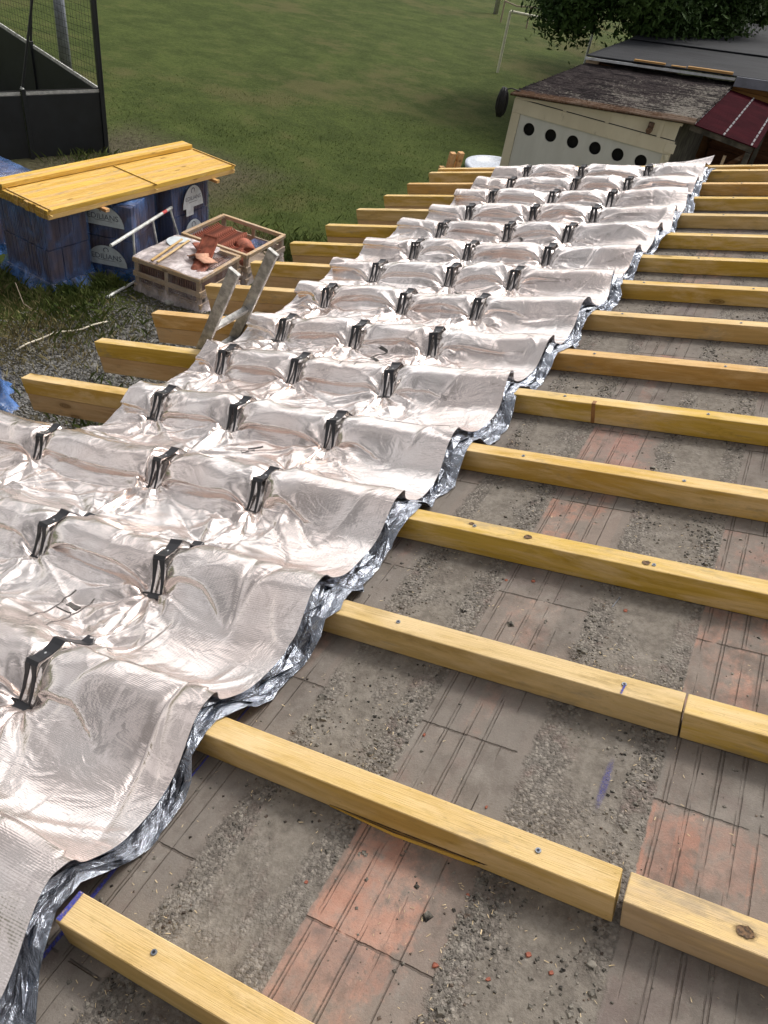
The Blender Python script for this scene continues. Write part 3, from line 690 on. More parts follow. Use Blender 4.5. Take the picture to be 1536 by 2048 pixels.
for i, (s, y, sz, lab) in enumerate([(1.633,.436,.011,'red brick chip on grey mortar below the zinc screw of the knotty rafter'),(1.569,.348,.010,'squarish red brick chip lowest on the grey mortar strip'),
    (1.456,.507,.008,'small red brick chip among pebbles just under the cracked rafter'),(1.69,.42,.010,'reddish brick chip half sunk in rubble near the right pink panel'),(1.409,.75,.008,'small red chip right behind the second rafter, on shavings'),
    (1.452,.326,.013,'flat dusty red chip at the edge of the grooved panels at the bottom'),(1.076,.37,.008,'red chip at the left edge of the orange panel pair'),(1.225,1.70,.014,'largest red brick chip, on the orange panel behind the fourth rafter'),
    (1.13,1.672,.009,'red chip on the panel edge left of the largest chip'),(1.565,1.66,.012,'red brick chip alone on grey mortar below the long nail'),(1.153,.905,.009,'small red chip left of the middle panels, in gravel')]):
    chip(s, y, sz*.85, i, lab)
m = MB(); m.tube([(0,0,0),(.012,.055,.001)], .0016, 6); m.tube([(.0118,.054,.001),(.0125,.0565,.001)], .004, 8)
nl = m.build('nail', M['zinc']); nl.location = roofpt(1.52, 1.66, -RH+.0035); nl.rotation_euler = RROT; tag(nl, 'long bright nail lying on the grey mortar between two rafters', 'nail')
# ------------------------------------------------------------------ ground
def f_lawn(x, y, z, o):
    n = noise(o, .16, 5, .6, .6); n2 = noise(o, 1.1, 6, .65); n3 = noise(vec(x*9, y*9, 0.0), 1, 6, .75); n4 = noise(vec(x*60, y*60, 0.0), 1, 3, .7)
    base = mix((n2*.45+n3*.55).ss(.34,.66), (.033,.049,.010), (.084,.112,.027))
    base = mix((n*.6+n2*.4).ss(.48,.62)*.65, base, (.105,.092,.040))
    base = mix(n4.ss(.55,.75)*.3, base, (.10,.11,.045))
    # bare earth and dry grass close to the house
    d = ((x+6.6)*.55+(y-6.2)*-.25)+ (n2-.5)*2.2+(n3-.5)*.9
    near = (x*1.0+y*-.25+7.6)+(n2-.5)*2.4
    earth = mix(n3.ss(.35,.65), (.060,.048,.034), (.135,.115,.080))
    zone = near.ss(-.9,.7)*(y-11.5+(n2-.5)*2).ss(1,-1)
    zone2 = (xmax((x+9.8).abs()*.55, (y-11.4).abs()*.45)+(n3-.5)*.8).ss(1.5,.7)
    return dict(color=mix(xmax(zone*.9, zone2*.8), base, earth), rough=.95, bump=n3*.6+n4*.5, bumpdist=.05, spec=.1)
M['lawn'] = material('lawn_ground', f_lawn)
mb = MB(); mb.add([(-400,-200,GZ),(400,-200,GZ),(400,600,GZ),(-400,600,GZ)], [(0,1,2,3)]); g = mb.build('lawn', M['lawn']); g['kind'] = 'structure'
rs = np.random.default_rng(21)
def blob(n, cx, cy, sx, sy): return rs.normal(cx, sx, n), rs.normal(cy, sy, n)
def blades(name, P, h, wd, mat, label, cat):
    n = len(P); a = rs.random(n)*2*PI; hh = h*(.5+rs.random(n)*.9); lean = rs.normal(0,.45,(n,2))*hh[:,None]
    dx = np.cos(a)*wd; dy = np.sin(a)*wd
    z0 = GZ-.005
    V = np.stack([np.stack([P[:,0]-dx,P[:,1]-dy,np.full(n,z0)],-1), np.stack([P[:,0]+dx,P[:,1]+dy,np.full(n,z0)],-1),
        np.stack([P[:,0]+lean[:,0]*.35+dx*.6,P[:,1]+lean[:,1]*.35+dy*.6,z0+hh*.6],-1), np.stack([P[:,0]+lean[:,0],P[:,1]+lean[:,1],z0+hh],-1)],1).reshape(-1,3)
    F = np.arange(4*n).reshape(-1,4)
    o = npmesh(name, V, F, mat, None, False); return tag(o, label, cat, None, 'stuff')
def f_blade(c1, c2):
    def fn(x, y, z, o):
        return dict(color=mix(noise(o, 3.3, 4, .6).ss(.35,.65), c1, c2), rough=.6, spec=.25)
    return fn
M['blade'] = material('grass_blade', f_blade((.055,.085,.020), (.15,.175,.055)))
M['dry'] = material('dry_blade', f_blade((.20,.165,.075), (.34,.30,.16)))
def inside_pallets(P):
    m = np.zeros(len(P), bool)
    for (cx, cy, r) in ((-7.5,7.4,.62),(-6.95,8.3,.62),(-7.1,9.6,.7),(-5.85,8.4,.62),(-5.9,9.55,.65),(-8.9,7.6,.6)): m |= np.hypot(P[:,0]-cx,P[:,1]-cy) < r
    return m
u, v = rs.uniform(-16,-2,150000), rs.uniform(3.5,24,150000); P = np.stack([u,v],1)
f = np.sin(u*1.3+np.sin(v*.9)*2)+np.sin(v*1.7-u*.6); dens = .55+.25*f
gr = (P[:,0]*1.0-P[:,1]*.25+7.6) > -.1+.5*np.sin(v*2.1)
dens = np.where(gr & (v < 11), dens*.10, dens)
dens = dens*np.clip(1-(np.hypot(P[:,0]+4,P[:,1]-6)-5)/12,0,1)
P = P[(rs.random(len(P)) < dens) & ~inside_pallets(P)]
blades('grass_blades', P, .040, .005, M['blade'], 'short green grass blades growing over the lawn', 'grass')
tuft = [blob(700,-6.95,7.0,.28,.2), blob(900,-6.75,7.75,.09,.12), blob(450,-6.2,6.6,.5,.35), blob(1600,-5.2,10.6,.8,.35), blob(800,-8.2,6.6,.4,.2), blob(900,-3.4,9.7,.5,.6), blob(1500,-4.2,10.8,.9,.6), blob(700,-4.3,5.2,.35,.3), blob(500,-10.4,11.6,.6,.3), blob(600,-3.3,4.2,.4,.6)]
P = np.concatenate([np.stack(t,1) for t in tuft]); P = P[~inside_pallets(P)]
blades('long_grass', P, .15, .006, M['blade'], 'longer unmown grass tufts round the pallets and crates', 'grass')
P = np.concatenate([np.stack(blob(1300,-6.2,6.0,.6,.5),1), np.stack(blob(500,-7.6,6.5,.5,.25),1)]); P = P[~inside_pallets(P)]
blades('dry_grass', P, .10, .005, M['dry'], 'dry straw coloured grass beside the gravel', 'grass')
# gravel
def stones(name, n, cx, cy, sx, sy, size, mat, label):
    P = np.stack([rs.normal(cx,sx,n), rs.normal(cy,sy,n)],1); P = P[~inside_pallets(P)]; n = len(P)
    ph = (1+5**.5)/2; ico = np.array([(-1,ph,0),(1,ph,0),(-1,-ph,0),(1,-ph,0),(0,-1,ph),(0,1,ph),(0,-1,-ph),(0,1,-ph),(ph,0,-1),(ph,0,1),(-ph,0,-1),(-ph,0,1)])/1.9
    f = np.array([(0,11,5),(0,5,1),(0,1,7),(0,7,10),(0,10,11),(1,5,9),(5,11,4),(11,10,2),(10,7,6),(7,1,8),(3,9,4),(3,4,2),(3,2,6),(3,6,8),(3,8,9),(4,9,5),(2,4,11),(6,2,10),(8,6,7),(9,8,1)])
    sz = size*(.5+rs.random(n)**2*1.2)
    V = ico[None]*(1+rs.normal(0,.18,(n,12,1)))*sz[:,None,None]*np.array([1,.8,.6]); V[...,0] += P[:,:1]; V[...,1] += P[:,1:]; V[...,2] += GZ+.006
    o = npmesh(name, V.reshape(-1,3), (np.arange(n)[:,None,None]*12+f[None]).reshape(-1,3), mat, None, False)
    return tag(o, label, 'gravel', None, 'stuff')
M['gravel'] = material('gravel_stone', lambda x, y, z, o: dict(color=mix(voro(o, 26, 'F1', 'Color').ss(.1,.95), (.05,.048,.044), (.23,.225,.21)), rough=.9))
stones('gravel', 26000, -5.3, 5.9, .62, 1.15, .013, M['gravel'], 'grey gravel strewn in the gap between house and pallets')
# ------------------------------------------------------------------ materials for the yard
M['tile'] = plain('clay_roof_tile', (.36,.11,.065), .8, 0, .28, 9, .002)
M['tile2'] = plain('pale_clay_tile', (.55,.30,.20), .8, 0, .15, 9)
M['stacktile'] = material('stacked_tiles', lambda x, y, z, o: dict(color=mix(noise(vec(x*30,y*30,z*2),1,3,.6).ss(.3,.7), (.085,.062,.070), (.175,.125,.125)), rough=.7))
M['stacktile2'] = plain('stacked_red_tiles', (.17,.085,.065), .8, 0, .2, 12)
def f_film(c, a0, a1):
    def fn(x, y, z, o):
        n = noise(vec(x*3.2,y*3.2,z*2.0), 1, 5, .6, 1.4); low = (z*-1).ss(-.32,-.02)
        return dict(color=mix(n.ss(.35,.7), c, tuple(min(1,q*1.9+.08) for q in c)), rough=.22, alpha=(n.ss(.35,.72)*(a1-a0)+a0+low*.50+z.ss(.92,1.12)*.22), bump=noise(vec(x*8,y*8,z*6),1,5,.6,1.5), bumpdist=.025, spec=.7)
    return fn
M['bluefilm'] = material('blue_film', f_film((.030,.11,.32), .12, .38))
M['clearfilm'] = material('clear_film', f_film((.38,.33,.33), .04, .22))
M['topfilm'] = material('milky_film', f_film((.50,.44,.44), .60, .85))
M['lath'] = wood('lath_wood', (.62,.45,.2), (.70,.53,.27), (.7,.56,.34))
M['label'] = plain('paper_label', (.60,.66,.70), .5, 0, .08, 10)
M['labelink'] = plain('label_ink', (.05,.07,.12), .5, 0, .1, 10)
M['white'] = plain('white_paint', (.60,.62,.60), .45, .1, .18, 14)
M['red'] = plain('red_tape', (.60,.08,.08), .5)
M['alu'] = plain('aluminium', (.36,.355,.34), .55, .6, .2, 25)
M['cage'] = plain('black_panel', (.012,.014,.018), .45, 0, .15, 3)
M['cagew'] = plain('pale_rail', (.50,.50,.48), .5, .2, .15, 12)
M['net'] = plain('net_cord', (.01,.01,.01), .8)
def film_shell(w_, d_, h, mat, parent, seed, flare=.10, name='plastic_wrap', r=.06):
    """wrinkled film round a block w_ x d_ x h with its centre at the origin; flares out at the foot"""
    rg2 = np.random.default_rng(seed); nu, nv = 120, 26; V = []
    per = []
    for i in range(nu):
        t = i/nu*4; e = int(t); f = t-e
        cs = [(-1,-1),(1,-1),(1,1),(-1,1),(-1,-1)]; a = cs[e]; b = cs[e+1]
        px = (a[0]*(1-f)+b[0]*f)*w_/2; py = (a[1]*(1-f)+b[1]*f)*d_/2
        k = min(abs(f),abs(1-f)); q = max(0,(.12-k)/.12); c_ = math.hypot(px,py); px *= 1-q*q*.05; py *= 1-q*q*.05; per.append((px,py))
    n1 = rg2.normal(0,1,(nu,)); n1 = (n1+np.roll(n1,1)+np.roll(n1,-1))/2
    for j in range(nv+1):
        v_ = j/nv
        for i in range(nu):
            px, py = per[i]; L_ = math.hypot(px,py); off = .014+.006*n1[i]*(1-v_)+.006*math.sin(i*.9+v_*9)+ (flare*max(0,1-v_*4)**2)*(1+.35*math.sin(i*.35+seed)+.2*n1[i])
            V.append((px*(1+off/L_), py*(1+off/L_), .0+h*v_*1.012))
    F = [(j*nu+i, j*nu+(i+1)%nu, (j+1)*nu+(i+1)%nu, (j+1)*nu+i) for j in range(nv) for i in range(nu)]
    c = len(V); V.append((0,0,h*1.014)); F3 = [(nv*nu+i, nv*nu+(i+1)%nu, c) for i in range(nu)]
    m = MB(); m.add(V, F+F3); return m.build(name, mat, parent, True)
def rounded_label(parent, pos, ux, uz, wd, ht, text, tsize, seed=0, name='label'):
    """half-round label in the plane (ux, uz) facing ux x uz; text on it"""
    ux = Vector(ux).normalized(); uz = Vector(uz).normalized(); nn = ux.cross(uz); p0 = Vector(pos)
    pts = [(-wd/2, 0), (wd/2, 0)]+[(wd/2*math.cos(a), ht*math.sin(a)) for a in [i*PI/14 for i in range(1,14)]]
    m = MB(); v = [p0+ux*a+uz*b for a, b in pts]+[p0+ux*a+uz*b+nn*.002 for a, b in pts]; n = len(pts)
    m.add(v, [tuple(range(n))[::-1], tuple(range(n,2*n))]+[(i,(i+1)%n,n+(i+1)%n,n+i) for i in range(n)])
    lb = m.build(name, M['label'], parent)
    def put(txt, size, b, bold):
        me = textmesh(txt, size, M['labelink'], 'lettering', bold); o = bpy.data.objects.new('lettering', me); C.objects.link(o); o.parent = lb
        R = Matrix((ux, uz, nn)).transposed().to_4x4(); o.matrix_local = Matrix.Translation(p0+uz*b+nn*.0045) @ R
    put(text, tsize*1.08, ht*.42, 0.0); put('Tuile terre cuite', tsize*.42, ht*.20, 0) if False else None
    # the crest: an open ring above the word
    m2 = MB(); k = 16; r1, r2 = ht*.14, ht*.10; c0 = p0+uz*ht*.76+nn*.004
    for i in range(k):
        a, b = -.6+i*4.6/k, -.6+(i+1)*4.6/k
        m2.add([c0+ux*r1*math.cos(a)+uz*r1*math.sin(a), c0+ux*r1*math.cos(b)+uz*r1*math.sin(b), c0+ux*r2*math.cos(b)+uz*r2*math.sin(b), c0+ux*r2*math.cos(a)+uz*r2*math.sin(a)], [(0,1,2,3)])
    m2.add([c0-ux*wd*.22-uz*ht*.52, c0+ux*wd*.22-uz*ht*.52, c0+ux*wd*.22-uz*ht*.50, c0-ux*wd*.22-uz*ht*.50], [(0,1,2,3)])
    m2.build('crest', M['labelink'], lb)
    return lb
def pallet(label, loc, rz, w_, d_, h, seed, film='bluefilm', flare=.12):
    t = thing('tile_pallet', label, 'pallet', loc, (0,0,rz), 'film wrapped pallets of roof tiles')
    b = MB()
    for i in range(5): b.box((-w_/2+i*(w_-.09)/4, -d_/2, .085), (-w_/2+i*(w_-.09)/4+.09, d_/2, .11))
    for yy in (-d_/2, -.05, d_/2-.1):
        for xx in (-w_/2, -.05, w_/2-.1): b.box((xx, yy, 0), (xx+.1, yy+.1, .085))
    b.build('pallet_base', M['greyw'], t)
    rr = random.Random(seed); s = MB(); nx = 34; hh = (h-.12)/2
    for lv in range(2):
        z0 = .115+lv*hh
        for cx in range(3):
            xa = -w_/2+.02+cx*(w_-.04)/3; xw = (w_-.04)/3-.012
            n = 26
            for i in range(n):
                ya = -d_/2+.02+i*(d_-.04)/n; j = rr.uniform(-.004,.004)
                s.box((xa+j, ya, z0), (xa+xw+j, ya+(d_-.04)/n*.72, z0+hh-.02+rr.uniform(-.004,.003)))
    s.build('stacked_tiles', M['stacktile'], t)
    film_shell(w_, d_, h, M[film], t, seed, flare)
    return t
# local +x of each pallet points along the narrow edges of the tiles
pk1 = pallet('near left pallet of dark tiles in blue film under the end of the timber pack', (-7.53,7.36,GZ), math.radians(84), .74, 1.02, 1.12, 1)
pk2 = pallet('middle pallet with two half round labels behind the white guard rail', (-7.04,8.33,GZ), math.radians(20), .84, .96, 1.13, 2, flare=.03)
pk3 = pallet('right rear pallet of two tiers with labels facing the roof', (-7.16,9.62,GZ), math.radians(0), .94, .94, 1.13, 3, flare=.03)
pk4 = pallet('pallet mostly out of the frame behind the near left one', (-9.05,7.75,GZ), math.radians(84), .9, 1.02, 1.05, 4)
pk5 = pallet('pallet in bright blue film cut off by the left edge above the foil', (-5.93,4.30,GZ), math.radians(70), .9, .9, 1.15, 5, flare=.16)
rounded_label(pk2, (-.02,-.505,.80), (1,0,0), (0,0,1), .62, .30, 'EDILIANS', .105)
rounded_label(pk2, (-.02,-.505,.20), (1,0,0), (0,0,1), .62, .30, 'EDILIANS', .105)
rounded_label(pk3, (.505,-.02,.72), (0,1,0), (0,0,1), .50, .34, 'EDILIANS', .085)
rounded_label(pk3, (.505,-.02,.18), (0,1,0), (0,0,1), .50, .34, 'EDILIANS', .085)
m = MB(); m.box((.508,-.20,.60),(.512,-.02,.73)); m.build('sticker', M['label'], pk3)
# bearers on the pallets, then the timber pack
A = Vector((-6.80,6.80,-1.97)); ex = (Vector((-6.39,10.36,-1.97))-A); LT = ex.length; ex.normalize(); ey = Vector((-ex.y, ex.x, 0)); ang = math.atan2(ex.y, ex.x)
tp = thing('timber_pack', 'flat pack of bright yellow battens lying across the wrapped pallets', 'timber pack', (A.x, A.y, A.z-.165), (0,0,ang))
rr = random.Random(9); wb = .0775; nb = 15
rows = MB()
for lv in range(2):
    for i in range(nb):
        e0 = rr.uniform(-.02,.012); z0 = lv*.064
        b = MB() ; b.box((e0, i*wb+.002, z0), (LT+rr.uniform(-.02,.01), (i+1)*wb-.001, z0+.062), bev=.0035)
        b.build('batten', M['fresh'], tp)
for i in (12, 13, 14):
    b = MB(); b.box((rr.uniform(-.03,0), i*wb+.002-.02, .137), (LT-.05, (i+1)*wb-.001-.02, .199), bev=.0035); b.build('batten', M['fresh'], tp)
for xx in (.03, LT*.52, LT-.06):
    b = MB(); b.box((xx, -.045, .1275), (xx+.026, 12*wb-.03, .142), bev=.002); b.build('spacer_lath', M['fresh'], tp)
    b = MB(); b.box((xx-.01, -.05, .058), (xx+.012, .03, .066)); b.build('spacer_lath', M['yellow'], tp)
for i, (xx, nm) in enumerate(((.85,'short square bearer under the front of the timber pack'),(3.05,'orange bearer under the far end of the timber pack'))):
    p = A+ex*xx; b = MB(); b.box((0,-.10,0),(.07,1.1,.045), bev=.004); o = b.build('timber_bearer', M['bearer']); o.location = (p.x,p.y,A.z-.165-.046); o.rotation_euler = (0,0,ang); tag(o, nm, 'bearer')
# ------------------------------------------------------------------ tile crates
def crate(name, label, corners, ztop, film, seed):
    """open crate on the four corner points (near left, near right, far right, far left)"""
    p = [Vector((a,b,0)) for a, b in corners]; c = sum(p, Vector())/4; ux = ((p[1]-p[0])+(p[2]-p[3])).normalized(); rz = math.atan2(ux.y, ux.x)
    w_ = ((p[1]-p[0]).length+(p[2]-p[3]).length)/2; d_ = ((p[3]-p[0]).length+(p[2]-p[1]).length)/2; h = ztop-GZ
    t = thing(name, label, 'crate', (c.x,c.y,GZ), (0,0,rz), 'slatted wooden crates of clay tiles')
    hw, hd = w_/2, d_/2; th = .022
    f = MB()
    for sx in (-1,1):
        for sy in (-1,1): f.box((sx*hw-(.06 if sx>0 else 0), sy*hd-(.06 if sy>0 else 0), .0),(sx*hw+(0 if sx>0 else .06), sy*hd+(0 if sy>0 else .06), h-.021))
    for z0, z1 in ((.02,.10),(h*.44,h*.44+.075)):
        for sy in (-1,1): f.box((-hw, sy*(hd+th/2)-th/2, z0),(hw, sy*(hd+th/2)+th/2, z1))
        for sx in (-1,1): f.box((sx*(hw+th/2)-th/2, -hd-th, z0),(sx*(hw+th/2)+th/2, hd+th, z1))
    f.box((-hw+.062,-hd+.01,.10),(hw-.062,hd-.01,.115))
    f.box((-.03,-hd-.018,.101),(.03,-hd-.002,h-.07)); f.box((-.03,hd+.002,.101),(.03,hd+.018,h-.07))
    f.build('crate_frame', M['greyw'], t)
    rm = MB(); 
    for sy in (-1,1): rm.box((-hw-.02, sy*hd-.03, h-.06),(hw+.02, sy*hd+.03, h), bev=.004)
    for sx in (-1,1): rm.box((sx*hw-.03, -hd+.031, h-.058),(sx*hw+.03, hd-.031, h-.002), bev=.004)
    rm.build('crate_rim', M['greyw'], t)
    return t, w_, d_, h, rz, c
ca, wa, da, ha, ra, cca = crate('tile_crate', 'near crate of tiles under milky film with two laths and loose tiles on top', [(-6.21,7.84),(-5.16,7.98),(-5.38,8.96),(-6.56,8.93)], -2.80, True, 1)
s = MB(); rr = random.Random(3)
for i in range(24):
    xx = -wa/2+.08+i*(wa-.16)/24; s.box((xx, -da/2+.03, .12), (xx+(wa-.16)/24*.68, da/2-.03, ha-.07+rr.uniform(-.012,.0)))
s.build('stacked_tiles', M['stacktile2'], ca)
film_shell(wa+.05, da+.05, ha, M['clearfilm'], ca, 8, .05, 'side_film')
# milky sheet over the top, torn open at the right near corner
nx_, ny_ = 40, 40; V = []; F = []
for j in range(ny_+1):
    for i in range(nx_+1):
        a = i/nx_; b = j/ny_; V.append(((a-.5)*(wa+.04), (b-.5)*(da+.04), ha+.014+.012*math.sin(a*9+b*4)*math.sin(b*7-a*3)+rr.uniform(-.002,.002)))
for j in range(ny_):
    for i in range(nx_):
        a = (i+.5)/nx_; b = (j+.5)/ny_
        if a > .62+.1*math.sin(b*9) and b > .30+.12*math.sin(a*13): continue
        F.append((j*(nx_+1)+i, j*(nx_+1)+i+1, (j+1)*(nx_+1)+i+1, (j+1)*(nx_+1)+i))
m = MB(); m.add(V, F); m.build('top_film', M['topfilm'], ca, True)
lb = rounded_label(ca, (-wa*.28, da*.26, ha+.035), (-.35,-1,0), (-1,.35,0), .40, .25, 'EDILIANS', .075, name='label')
cb, wbb, db, hb, rb, ccb = crate('tile_crate', 'rear open crate with rows of nested red clay tiles', [(-6.34,9.05),(-5.19,9.18),(-5.38,10.19),(-6.60,10.22)], -2.80, False, 2)
film_shell(wbb+.05, db+.05, hb*.90, M['clearfilm'], cb, 12, .03, 'side_film')
cb.children[-1].data.polygons  # keep
bm_ = bmesh.new(); me_ = cb.children[-1].data; bm_.from_mesh(me_); bmesh.ops.delete(bm_, geom=[q for q in bm_.faces if len(q.verts) == 3], context='FACES'); bm_.to_mesh(me_); bm_.free()
m = MB(); m.add([(.10,.1,.30),(.48,.08,.33),(.50,.42,.36),(.12,.40,.34),(.3,.25,.30)], [(0,1,4),(1,2,4),(2,3,4),(3,0,4)]); m.build('plastic_sheet', M['bluefilm'], cb)
def tile_mesh(w_=.30, l=.40, th=.015, amp=.065, curl=1):
    n = 14; v = []; f = []
    for k, yy in enumerate((-l/2, l/2)):
        for i in range(n+1):
            a = i/n; x = (a-.5)*w_; z = amp*math.sin(a*PI*curl)*(1 if curl == 1 else 1) if curl == 1 else amp*(.5-.5*math.cos(a*2*PI))*(1 if a < .5 else .35)
            v += [(x,yy,z),(x,yy,z+th)]
    N2 = 2*(n+1)
    for i in range(n):
        a = 2*i; f += [(a,a+2,a+3,a+1),(N2+a,N2+a+1,N2+a+3,N2+a+2),(a+1,a+3,N2+a+3,N2+a+1),(a,N2+a,N2+a+2,a+2)]
    f += [(0,1,N2+1,N2),(2*n,N2+2*n,N2+2*n+1,2*n+1)]
    return v, f
v, f = tile_mesh(); m = MB(); m.add(v, f); tile0 = m.build('roof_tile', M['tile'], None, True)
cnt = [0]
def place_tile(loc, M3, label, group='nested red clay roof tiles'):
    if cnt[0] == 0: o = tile0
    else: o = tile0.copy(); C.objects.link(o)
    cnt[0] += 1
    o.matrix_world = Matrix.Translation(Vector(loc)) @ M3.to_4x4(); tag(o, label, 'roof tile', group); return o
CB = Matrix.Translation(Vector((ccb.x,ccb.y,GZ))) @ Matrix.Rotation(rb,4,'Z')
def incrate(x, y, z): return CB @ Vector((x,y,z))
# nested arches standing on edge: the arch axis lies along local z, nested along local y
def row(n, x, y0, dy, z, tilt, scale, lab):
    for i in range(n):
        # tile length upright, nested along the row; arched face towards the reader
        R3 = Matrix.Rotation(rb,3,'Z') @ Matrix.Rotation(tilt,3,'X') @ Matrix.Rotation(PI/2,3,'X') @ Matrix.Rotation(PI,3,'Z') @ Matrix.Diagonal((scale,.92,1))
        place_tile(incrate(x, y0+i*dy, z), R3, lab)
row(14, -.37, -.38, .052, .285, .10, .95, 'red arched clay tile in the long nested left row of the rear crate')
row(14, -.07, -.38, .052, .275, .10, .85, 'red arched clay tile in the second nested row of the rear crate')
row(6, .20, -.40, .048, .235, .15, .8, 'red arched clay tile in the short front row of the rear crate')
for i in range(7):
    R3 = Matrix.Rotation(rb+.5+.06*i,3,'Z') @ Matrix.Rotation(.12,3,'X') @ Matrix.Diagonal((.85,.75,1))
    place_tile(incrate(.20+.01*i, -.12+.01*i, .24+i*.022), R3, 'red arched tile lying in the low heap at the right of the rear crate', 'heap of tiles in the rear crate')
for i in range(6):
    R3 = Matrix.Rotation(rb-.6,3,'Z') @ Matrix.Rotation(PI/2-.2,3,'X') @ Matrix.Rotation(PI,3,'Z') @ Matrix.Diagonal((.7,.6,1))
    place_tile(incrate(.40-.01*i, -.36+.034*i, .26), R3, 'small curved tile standing at the right front corner of the rear crate', 'curved tiles at the crate corner')
# loose tiles on the near crate
CA = Matrix.Translation(Vector((cca.x,cca.y,GZ))) @ Matrix.Rotation(ra,4,'Z')
def oncrate(x, y, z): return CA @ Vector((x,y,z))
m = MB(); m.box((-.13,-.20,0),(.13,.20,.014), bev=.003); m.box((-.13,-.20,.014),(-.105,.20,.028)); m.box((.105,-.20,.014),(.13,.20,.028)); m.box((-.10,.17,.0145),(.10,.19,.026))
o = m.build('flat_tile', M['tile']); o.matrix_world = CA @ Matrix.Translation((.20,.22,ha+.13)) @ Matrix.Rotation(.12,4,'Z') @ Matrix.Rotation(.75,4,'X'); tag(o, 'flat brown tile propped up on the near crate behind the curved pale tile', 'roof tile')
v, f = tile_mesh(.34,.30,.014,.075,2); m = MB(); m.add(v, f); o = m.build('curved_tile', M['tile2'], None, True); o.matrix_world = CA @ Matrix.Translation((.27,-.03,ha+.04)) @ Matrix.Rotation(-.15,4,'Z') @ Matrix.Rotation(-.25,4,'X'); tag(o, 'pale curved clay tile lying on the near crate corner', 'roof tile')
v, f = tile_mesh(.26,.30,.014,.075,1); m = MB(); m.add(v, f); o = m.build('ridge_tile', M['tile'], None, True); o.matrix_world = CA @ Matrix.Translation((.30,-.20,ha-.045)) @ Matrix.Rotation(.1,4,'Z') @ Matrix.Rotation(.25,4,'X'); tag(o, 'darker arched tile under the pale curved one at the crate corner', 'roof tile')
v, f = tile_mesh(.20,.28,.014,.05,1); m = MB(); m.add(v, f); o = m.build('ridge_tile', M['tile'], None, True); o.matrix_world = CA @ Matrix.Translation((.05,.26,ha+.03)) @ Matrix.Rotation(.9,4,'Z') @ Matrix.Rotation(.5,4,'Y'); tag(o, 'broken looking tile piece left of the propped flat tile', 'roof tile')
for i, (p0, p1, lab) in enumerate((((300,541),(353,485),'left one of the two pale laths lying on the near crate film'),((314,541),(366,483),'right one of the two pale laths on the near crate, close to the curved tile'))): pass
def px(u, v, z):
    """point where the sight line of photo pixel (u, v) meets height z: used once, to read positions off the photograph"""
    R3 = cam.rotation_euler.to_matrix(); d = R3 @ Vector(((u-768)/FPX, -(v-1024)/FPX, -1)); t = (z-CAM[2])/d.z; return Vector(CAM)+d*t
for (x0, y0, x1, y1, lab) in ((-6.03,7.86,-6.22,8.78,'left one of the two pale laths lying on the near crate film'),(-5.94,7.88,-6.12,8.82,'right one of the two pale laths lying on the near crate film')):
    m = MB(); d = Vector((x1-x0,y1-y0,0)); m.box((0,-.016,0),(d.length,.016,.018), bev=.002); o = m.build('wood_lath', M['lath']); o.location = (x0,y0,-2.80+.036); o.rotation_euler = (0,0,math.atan2(d.y,d.x)); tag(o, lab, 'lath')
# ------------------------------------------------------------------ guard rail frame
gr_ = thing('guard_rail', 'white tubular guard rail frame with a red band standing by the pallets', 'guard rail', (-6.41,7.31,GZ))
b0 = Vector((-6.41,7.31,GZ+.03)); b1 = Vector((-6.62,9.35,GZ+.03)); t0 = Vector((-6.30,7.36,-2.48)); t1 = Vector((-6.66,9.08,-2.47)); O = Vector((-6.41,7.31,GZ))
m = MB(); m.tube([t0-O, t1-O], .024, 12); m.build('top_tube', M['white'], gr_)
m = MB(); m.tube([b0-O, b1-O], .022, 10); m.build('bottom_tube', M['white'], gr_)
m = MB(); a = t1+(t0-t1)*.10; b = t1+(t0-t1)*.17; m.tube([a-O, b-O], .0252, 12); m.build('red_band', M['red'], gr_)
for q in (.34, .66, .97):
    m = MB(); m.tube([t0+(t1-t0)*q-O, b0+(b1-b0)*q-O], .016, 8); m.build('post', M['white'], gr_)
# ------------------------------------------------------------------ aluminium ladder leaning on the eaves
ld = thing('ladder', 'aluminium ladder leaning at the eaves beside the foil', 'ladder', (-2.55,3.28,GZ))
lean = Vector((1.395, 0, 3.45)).normalized(); nrm = Vector((-lean.z,0,lean.x)); O = Vector((-2.55,3.28,GZ))
def lp(t, y): return Vector((0,y-3.28,0))+lean*t
LL = 3.775
for yy in (3.08, 3.48):
    m = MB(); m.bar(lp(0,yy), lp(LL,yy), .026, .074, up=nrm, bev=.004); m.build('rail', M['alu'], ld)
    m = MB(); m.bar(lp(LL+.0005,yy), lp(LL+.012,yy), .032, .080, up=nrm, bev=.003); m.build('end_cap', M['alu'], ld)
for i in range(13):
    t = LL-.47-(12-i)*.275
    m = MB(); m.bar(lp(t,3.094), lp(t,3.466), .042, .032, up=lean, bev=.005); m.build('rung', M['alu'], ld)
